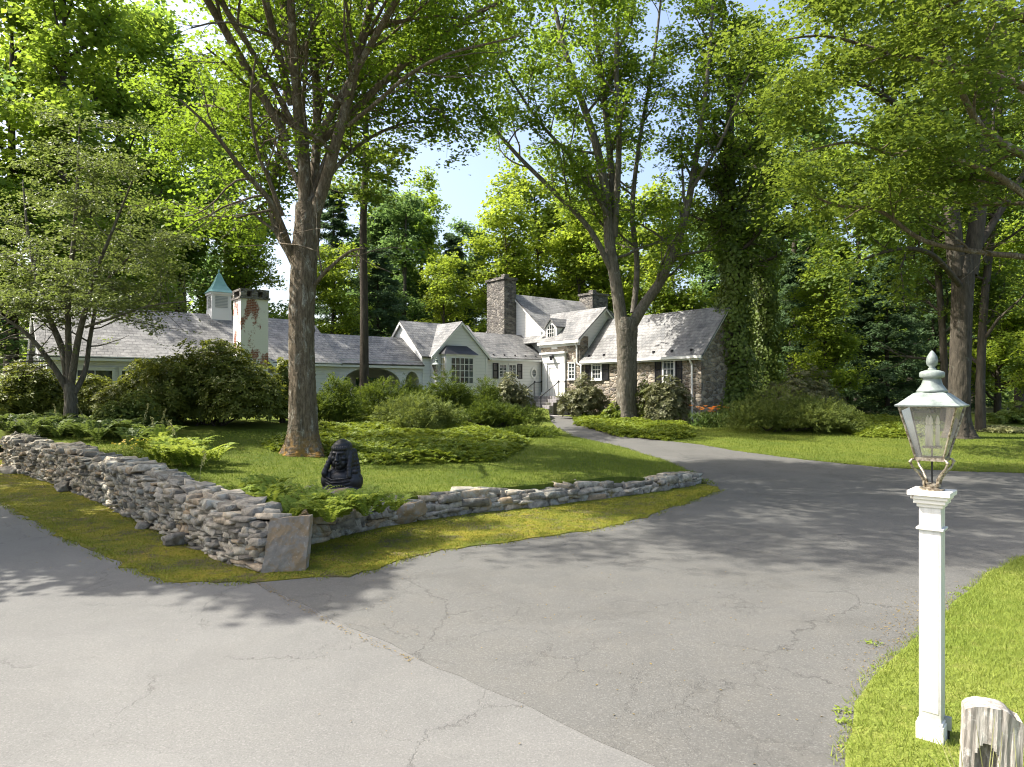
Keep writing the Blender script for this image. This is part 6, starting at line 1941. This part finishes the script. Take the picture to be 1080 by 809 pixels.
# low growth under the wood
n = 26000
a = rng.uniform(-.8, .8, n); d = rng.uniform(0, 1, n) ** .7 * 34 + 54
x = a * d; z = G(x, d) + rng.uniform(0, 1, n) ** 1.3 * (2.2 + 1.2 * np.sin(x * .5) * np.sin(d * .4))
V, Fc = leaf_arrays(rng, np.stack([x, d, z], 1), np.stack([rng.normal(0, .5, n), -np.ones(n) * .4, np.ones(n)], 1), .42, .7, .15)
tag(np_mesh('undergrowth', V, Fc, M['far_foliage']), 'low undergrowth spread through the wood behind the house', 'undergrowth', None, 'stuff')

# ------------------------------------------------------------------ shrubs
HT = HI
def sh(label, px, d, w_px, top_py, kind, mat, n, size, seed, depth=None, name='shrub', cat='shrub', hf=None, lobes=8, group=None, dx=0):
    hf = hf or HI
    x = (px - CX) / F * d; gz = float(hf(x, d)); h = zpx(top_py, d) - gz
    rx = w_px / F * d * .5
    return shrub(name, label, cat, (x, d), rx * 1.08, (depth or rx * .8), max(h, .3) * 1.0, kind, M[mat], n, size, seed, lobes, group, True, hf)
sh('largest glossy rhododendron, a dark rounded mass before the peeling chimney', 226, 24.6, 150, 362, 'rhodo', 'leaf_rhodo', 26000, .19, 101, 2.4, 'rhododendron', 'rhododendron', lobes=11)
sh('rhododendron between the dogwood stems and the largest rhododendron', 152, 25.0, 90, 385, 'rhodo', 'leaf_rhodo', 13000, .18, 102, 1.6, 'rhododendron', 'rhododendron')
sh('dark rhododendron filling the left edge under the glazed gable', 30, 24.2, 130, 388, 'rhodo', 'leaf_rhodo', 20000, .18, 103, 1.7, 'rhododendron', 'rhododendron')
sh('low rhododendron behind the dogwood trunk', 100, 25.4, 80, 398, 'rhodo', 'leaf_rhodo', 11000, .18, 104, 1.4, 'rhododendron', 'rhododendron')
sh('feathery grey green shrub in front of the largest rhododendron', 146, 21.6, 86, 414, 'feather', 'leaf_juniper', 7000, .13, 105, 1.2)
sh('narrow leafy bush right against the left side of the great lawn maple', 299, 26.0, 30, 384, 'round', 'leaf_rhodo', 3000, .16, 106, .8)
sh('dark green bush just right of the great lawn maple trunk', 354, 27.0, 60, 402, 'yew', 'leaf_yew', 15000, .125, 107, 1.5)
sh('broad spreading yew in the middle of the shrub bed', 408, 29.0, 96, 402, 'yew', 'leaf_yew', 19000, .125, 108, 1.9)
sh('pale tipped spreading juniper in front of the yews', 444, 27.0, 96, 417, 'juniper', 'leaf_juniper', 17000, .125, 109, 1.7, 'juniper', 'juniper')
sh('dark dome shaped yew below the bay window', 470, 32.5, 64, 395, 'yew', 'leaf_yew', 14000, .125, 110, 1.4)
sh('low dark yew left of the distant lamp post', 432, 33.0, 34, 398, 'yew', 'leaf_yew', 6000, .12, 122, .9)
sh('bright green rounded yew between the bay window and the steps', 513, 34.0, 48, 401, 'yew', 'leaf_yew', 11000, .125, 111, 1.3)
sh('grey leaved rhododendron under the shuttered link windows', 538, 36.5, 46, 396, 'rhodo', 'leaf_rhodo_grey', 4000, .19, 112, 1.2, 'rhododendron', 'rhododendron')
sh('wide low juniper reaching toward the walk', 520, 29.5, 104, 425, 'juniper', 'leaf_yew', 18000, .12, 113, 1.7, 'juniper', 'juniper')
sh('low dark juniper mat at the right tip of the shrub bed', 556, 26.0, 76, 452, 'juniper', 'leaf_yew', 9000, .11, 114, 1.1, 'juniper', 'juniper', lobes=6)
sh('tall grey green rhododendron beside the entry steps', 617, 38.6, 58, 399, 'rhodo', 'leaf_rhodo_grey', 6000, .19, 115, 1.1, 'rhododendron', 'rhododendron', HO)
sh('rhododendron under the right hand wing window', 705, 35.0, 58, 400, 'rhodo', 'leaf_rhodo_grey', 6500, .19, 116, 1.0, 'rhododendron', 'rhododendron', HO)
sh('small bushy shrub just right of the many stemmed maple trunk', 680, 36.0, 30, 398, 'rhodo', 'leaf_rhodo', 3000, .18, 117, .9, 'rhododendron', 'rhododendron', HO)
sh('small green shrub at the foot of the rhododendron beside the steps', 646, 36.2, 24, 424, 'round', 'leaf_cover', 1500, .14, 118, .7, hf=HO)
sh('great spreading juniper on the far lawn, lowest and widest of the pair', 822, 31.5, 160, 413, 'juniper', 'leaf_juniper', 36000, .125, 119, 2.2, 'juniper', 'juniper', HO, 12)
sh('pale rounded rhododendron rising behind the great spreading juniper', 852, 35.5, 108, 388, 'rhodo', 'leaf_rhodo_grey', 9000, .19, 120, 1.9, 'rhododendron', 'rhododendron', HO)
sh('dark bush in the shade left of the twin leader maple', 965, 33.0, 60, 440, 'round', 'leaf_ivy', 3500, .15, 121, 1.3, hf=HO)
sh('pale flowering bush at the right edge of the far lawn', 1052, 31.5, 80, 452, 'feather', 'plume_pale', 5000, .13, 123, 1.2, hf=HO)
sh('leafy bush closing the gap under the light green maple at right', 1080, 36, 90, 425, 'round', 'leaf_ivy', 5000, .18, 124, 1.6, hf=HO)

# ------------------------------------------------------------------ ground covers
gp = lambda L, h: [ground_at(a, b, h) for a, b in L]
ground_cover('ground_cover', 'low bright green ground cover ringing the great lawn maple and the shrub bed', 'ground cover',
             gp([(277, 468), (284, 476), (303, 478), (342, 479), (352, 487), (400, 491), (460, 490), (527, 487), (545, 478), (560, 466), (500, 452), (440, 447), (400, 444), (345, 450), (300, 460)], HI), M['leaf_cover'], HI, 95, .12, .32, 201)
ground_cover('ground_cover', 'glossy ground cover around the foot of the many stemmed maple', 'ground cover',
             gp([(606, 441), (606, 448), (650, 460), (705, 465), (733, 461), (728, 450), (690, 443), (640, 437)], HO), M['leaf_cover'], HO, 90, .14, .28, 202)
ground_cover('ground_cover', 'ground cover skirting the junipers along the far lawn', 'ground cover',
             gp([(880, 452), (905, 461), (960, 463), (985, 458), (985, 448), (900, 440)], HO), M['leaf_cover'], HO, 70, .15, .32, 203)
ground_cover('ground_cover', 'dark leafy growth under the dogwood and rhododendrons', 'ground cover',
             gp([(0, 452), (40, 462), (110, 460), (190, 452), (190, 442), (60, 438), (-20, 440)], HI), M['leaf_fern_dark'], HI, 70, .15, .4, 204)

# ferns
HT = HI
ru = np.random.default_rng(7)
def spots(pxs, n, seed, sx=.35):
    r = np.random.default_rng(seed)
    out = []
    for i in range(n):
        a, b = pxs[i % len(pxs)]
        x, y = ground_at(a, b, HI)
        out.append((x + r.normal(0, sx), y + r.normal(0, sx)))
    return out
ferns('fern', 'bright ferns crowding round the plinth stone below the bust', 'fern', spots([(262, 540), (285, 536), (310, 540), (300, 528), (335, 545), (360, 548), (320, 552), (385, 546), (278, 526)], 26, 1, .22), M['leaf_fern'], 301, .62, 11, None, 0, .13, 13)
ferns('fern', 'small fern tuft at the right end of the plinth stone', 'fern', spots([(400, 543), (392, 538)], 4, 2, .12), M['leaf_fern'], 302, .45, 9, None, 0, .11, 11)
ferns('fern', 'loose yellow green ferns behind the middle of the tall wall', 'fern', spots([(168, 484), (185, 492), (205, 494), (215, 488), (160, 476), (196, 484)], 16, 3, .35), M['leaf_fern'], 303, .85, 11, None, 0, .17, 13)
ferns('fern', 'spreading ferns under the dogwood along the wall top', 'fern', spots([(20, 458), (50, 460), (80, 462), (110, 464), (130, 468), (140, 462), (0, 456), (65, 455)], 30, 4, .5), M['leaf_fern_dark'], 304, .85, 11, None, 0, .18, 12)
# pale seed plumes among them
m = MB(); parts = []
r = np.random.default_rng(12)
for (a, b) in [(12, 440), (42, 448), (60, 444), (118, 452), (125, 448), (150, 455), (165, 458), (182, 462), (188, 470), (90, 446), (210, 505), (168, 462)]:
    x, y = ground_at(a, b + 8, HI); z = float(HI(x, y))
    h = r.uniform(.7, 1.1); l = r.uniform(-.3, .3)
    m.tube([(x, y, z), (x + l * .3, y, z + h * .6), (x + l, y, z + h)], [.008, .007, .003], 5)
    n = 60; t = r.uniform(.55, 1, n)
    P = np.stack([x + l * t ** 1.5, np.full(n, y), z + h * t], 1) + r.normal(0, .018, (n, 3))
    parts.append(leaf_arrays(r, P, r.normal(0, 1, (n, 3)), .05, .4, .02, np.stack([np.full(n, l), np.zeros(n), np.ones(n)], 1) + r.normal(0, .3, (n, 3))))
root = empty('seed_plumes', (0, 0, 0), 0, 'pale upright seed plumes standing among the wall ferns', 'plant'); root['kind'] = 'stuff'
m.build('stem', M['plume_pale'], root)
V, Fc = join(parts); np_mesh('plume', V, Fc, M['plume_pale'], root)
# yellow flowers in the wall ferns
r = np.random.default_rng(13); x, y = ground_at(142, 484, HI); z = float(HI(x, y))
root = empty('yellow_flowers', (x, y, z), 0, 'small clump of yellow flowers behind the tall wall', 'flower')
n = 60; P = np.stack([r.normal(0, .28, n), r.normal(0, .2, n), r.uniform(.25, .5, n)], 1)
V, Fc = leaf_arrays(r, P, np.tile([0, -.4, 1.], (n, 1)) + r.normal(0, .4, (n, 3)), .07, .9, .02); np_mesh('blossom', V, Fc, M['petal_yellow'], root)
n = 240; P = np.stack([r.normal(0, .3, n), r.normal(0, .22, n), r.uniform(.0, .42, n)], 1)
V, Fc = leaf_arrays(r, P, np.tile([0, 0, 1.], (n, 1)) + r.normal(0, .5, (n, 3)), .11, .4, .05); np_mesh('foliage', V, Fc, M['leaf_fern'], root)
# orange daylilies at the corner of the stone wing
r = np.random.default_rng(14); dl_ = 33.6; x = (746 - CX) / F * dl_; z = float(HO(x, dl_))
root = empty('daylilies', (x, dl_, z), 0, 'clump of orange daylilies at the corner of the stone wing', 'flower')
n = 500; P = np.stack([r.normal(0, .45, n), r.normal(0, .3, n), r.uniform(0, .65, n)], 1)
V, Fc = leaf_arrays(r, P, r.normal(0, 1, (n, 3)), .4, .09, .02, np.stack([r.normal(0, .4, n), r.normal(0, .4, n), np.ones(n)], 1)); np_mesh('foliage', V, Fc, M['leaf_lily'], root)
n = 26; c = np.stack([r.normal(0, .42, n), r.normal(0, .25, n), r.uniform(.72, 1.02, n)], 1)
P = np.repeat(c, 6, 0); a = np.tile(np.arange(6) * 1.047, n)
D = np.stack([np.cos(a), np.sin(a), np.full(len(a), .6)], 1)
V, Fc = leaf_arrays(r, P + D * .06, np.stack([-np.cos(a) * .4, -np.sin(a) * .4, np.ones(len(a))], 1), .13, .5, .02, D); np_mesh('blossom', V, Fc, M['petal_orange'], root)

# weeds and a tuft on the verge and in the joints of the pavement
r = np.random.default_rng(15)
x, y = ground_at(22, 486); 
HT = lambda x, y: G(x, y)
ferns('weed_tuft', 'green weed tuft growing against the face of the tall wall at left', 'weed', [(x + .1, y - .15), (x + .25, y - .2)], M['leaf_fern_dark'], 305, .4, 9, None, 0, .1, 9)
pts = [(ground_at(a, b)) for a, b in ((1012, 628), (1020, 622), (890, 752), (893, 764), (921, 680), (930, 706), (1006, 640), (900, 790))]
V, Fc = join([leaf_arrays(r, np.stack([r.normal(p[0], .05, 34), r.normal(p[1], .04, 34), r.uniform(.005, .03, 34)], 1), np.tile([0, 0, 1.], (34, 1)) + r.normal(0, .5, (34, 3)), .03, .6, .1) for p in pts])
tag(np_mesh('pavement_weeds', V, Fc, M['leaf_fern']), 'small weeds creeping over the edge of the drive', 'weed', None, 'stuff')
# orange brown leaf litter on the drive by the post and along the seam
def litter(label, line, n, spread, seed, size=.03):
    r = np.random.default_rng(seed); L = line_len(line); P = []
    for i in range(n):
        p, t = line_at(line, r.uniform(0, L)); q = np.array(p) + r.normal(0, spread, 2); P.append((q[0], q[1], float(G(*q)) + .010 + (.03 if False else 0)))
    P = np.array(P)
    V, Fc = leaf_arrays(r, P, np.tile([0, 0, 1.], (n, 1)) + r.normal(0, .2, (n, 3)), size, .6, .06)
    tag(np_mesh('leaf_litter', V, Fc, M['litter']), label, 'leaf litter', None, 'stuff')
litter('brown leaf litter on the drive beside the white lamp post', [ground_at(*p) for p in ((985, 625), (958, 655), (940, 675), (935, 700))], 420, .17, 1, .02)
litter('tan litter lying in the seam between road and drive', [ground_at(*p) for p in ((270, 614), (330, 648), (380, 672), (440, 700))], 260, .03, 2, .02)
litter('small brown scraps blown over the drive', [ground_at(*p) for p in ((420, 640), (560, 620), (700, 640), (640, 740), (820, 700), (860, 600))], 260, 1.1, 5, .022)
litter('dry scraps gathered on the road beside the mossy verge', VERGE, 300, .3, 6, .025)
litter('dry scraps along the edge of the lamp post lawn', NEAR[3:], 320, .12, 7, .018)
litter('fallen scraps along the mossy mouth of the drive', MOUTH[2:10], 260, .22, 3, .03)
EXPOSURE = 1.5
# ------------------------------------------------------------------ sky, sun, camera
EL = R(51)
sdir = Vector((-.995 * math.cos(EL), .10 * math.cos(EL), math.sin(EL))).normalized()
w = bpy.data.worlds.new('World'); SC.world = w; w.use_nodes = True
nt = w.node_tree
sky = nt.nodes.new('ShaderNodeTexSky'); sky.sky_type = 'NISHITA'; sky.sun_disc = False
sky.sun_elevation = EL; sky.sun_rotation = math.atan2(sdir.x, sdir.y) % (2 * math.pi)
sky.air_density = 1.0; sky.dust_density = 5.0; sky.ozone_density = 1.0
bg = nt.nodes['Background']; bg.inputs[1].default_value = .13
nt.links.new(sky.outputs[0], bg.inputs[0])
sun = bpy.data.lights.new('sun', 'SUN'); sun.energy = 4.0; sun.angle = R(.53); sun.color = (1, .945, .85)
so = bpy.data.objects.new('sun', sun); COL.objects.link(so)
so.rotation_euler = (-sdir).to_track_quat('-Z', 'Y').to_euler(); so.location = (-30, 8, 40)
cam = bpy.data.cameras.new('camera'); co = bpy.data.objects.new('camera', cam); COL.objects.link(co)
cam.sensor_width = 36; cam.lens = 24.0; cam.shift_y = (HY - 404.5) / 1080
co.location = (0, 0, EYE); co.rotation_euler = (R(90), 0, 0); cam.clip_end = 2000; cam.clip_start = .05
SC.camera = co
vs_ = SC.view_settings; vs_.view_transform = 'Standard'; vs_.look = 'None'; vs_.gamma = 1; vs_.exposure = EXPOSURE; vs_.use_curve_mapping = False
cy = SC.cycles
cy.max_bounces = 10; cy.diffuse_bounces = 6; cy.glossy_bounces = 2; cy.transmission_bounces = 4; cy.transparent_max_bounces = 8
cy.sample_clamp_indirect = 6; cy.use_denoising = True; cy.denoiser = 'OPENIMAGEDENOISE'; cy.denoising_input_passes = 'RGB_ALBEDO_NORMAL'; cy.denoising_prefilter = 'ACCURATE'; cy.filter_width = 1.1
cy.use_adaptive_sampling = False; cy.adaptive_threshold = .01
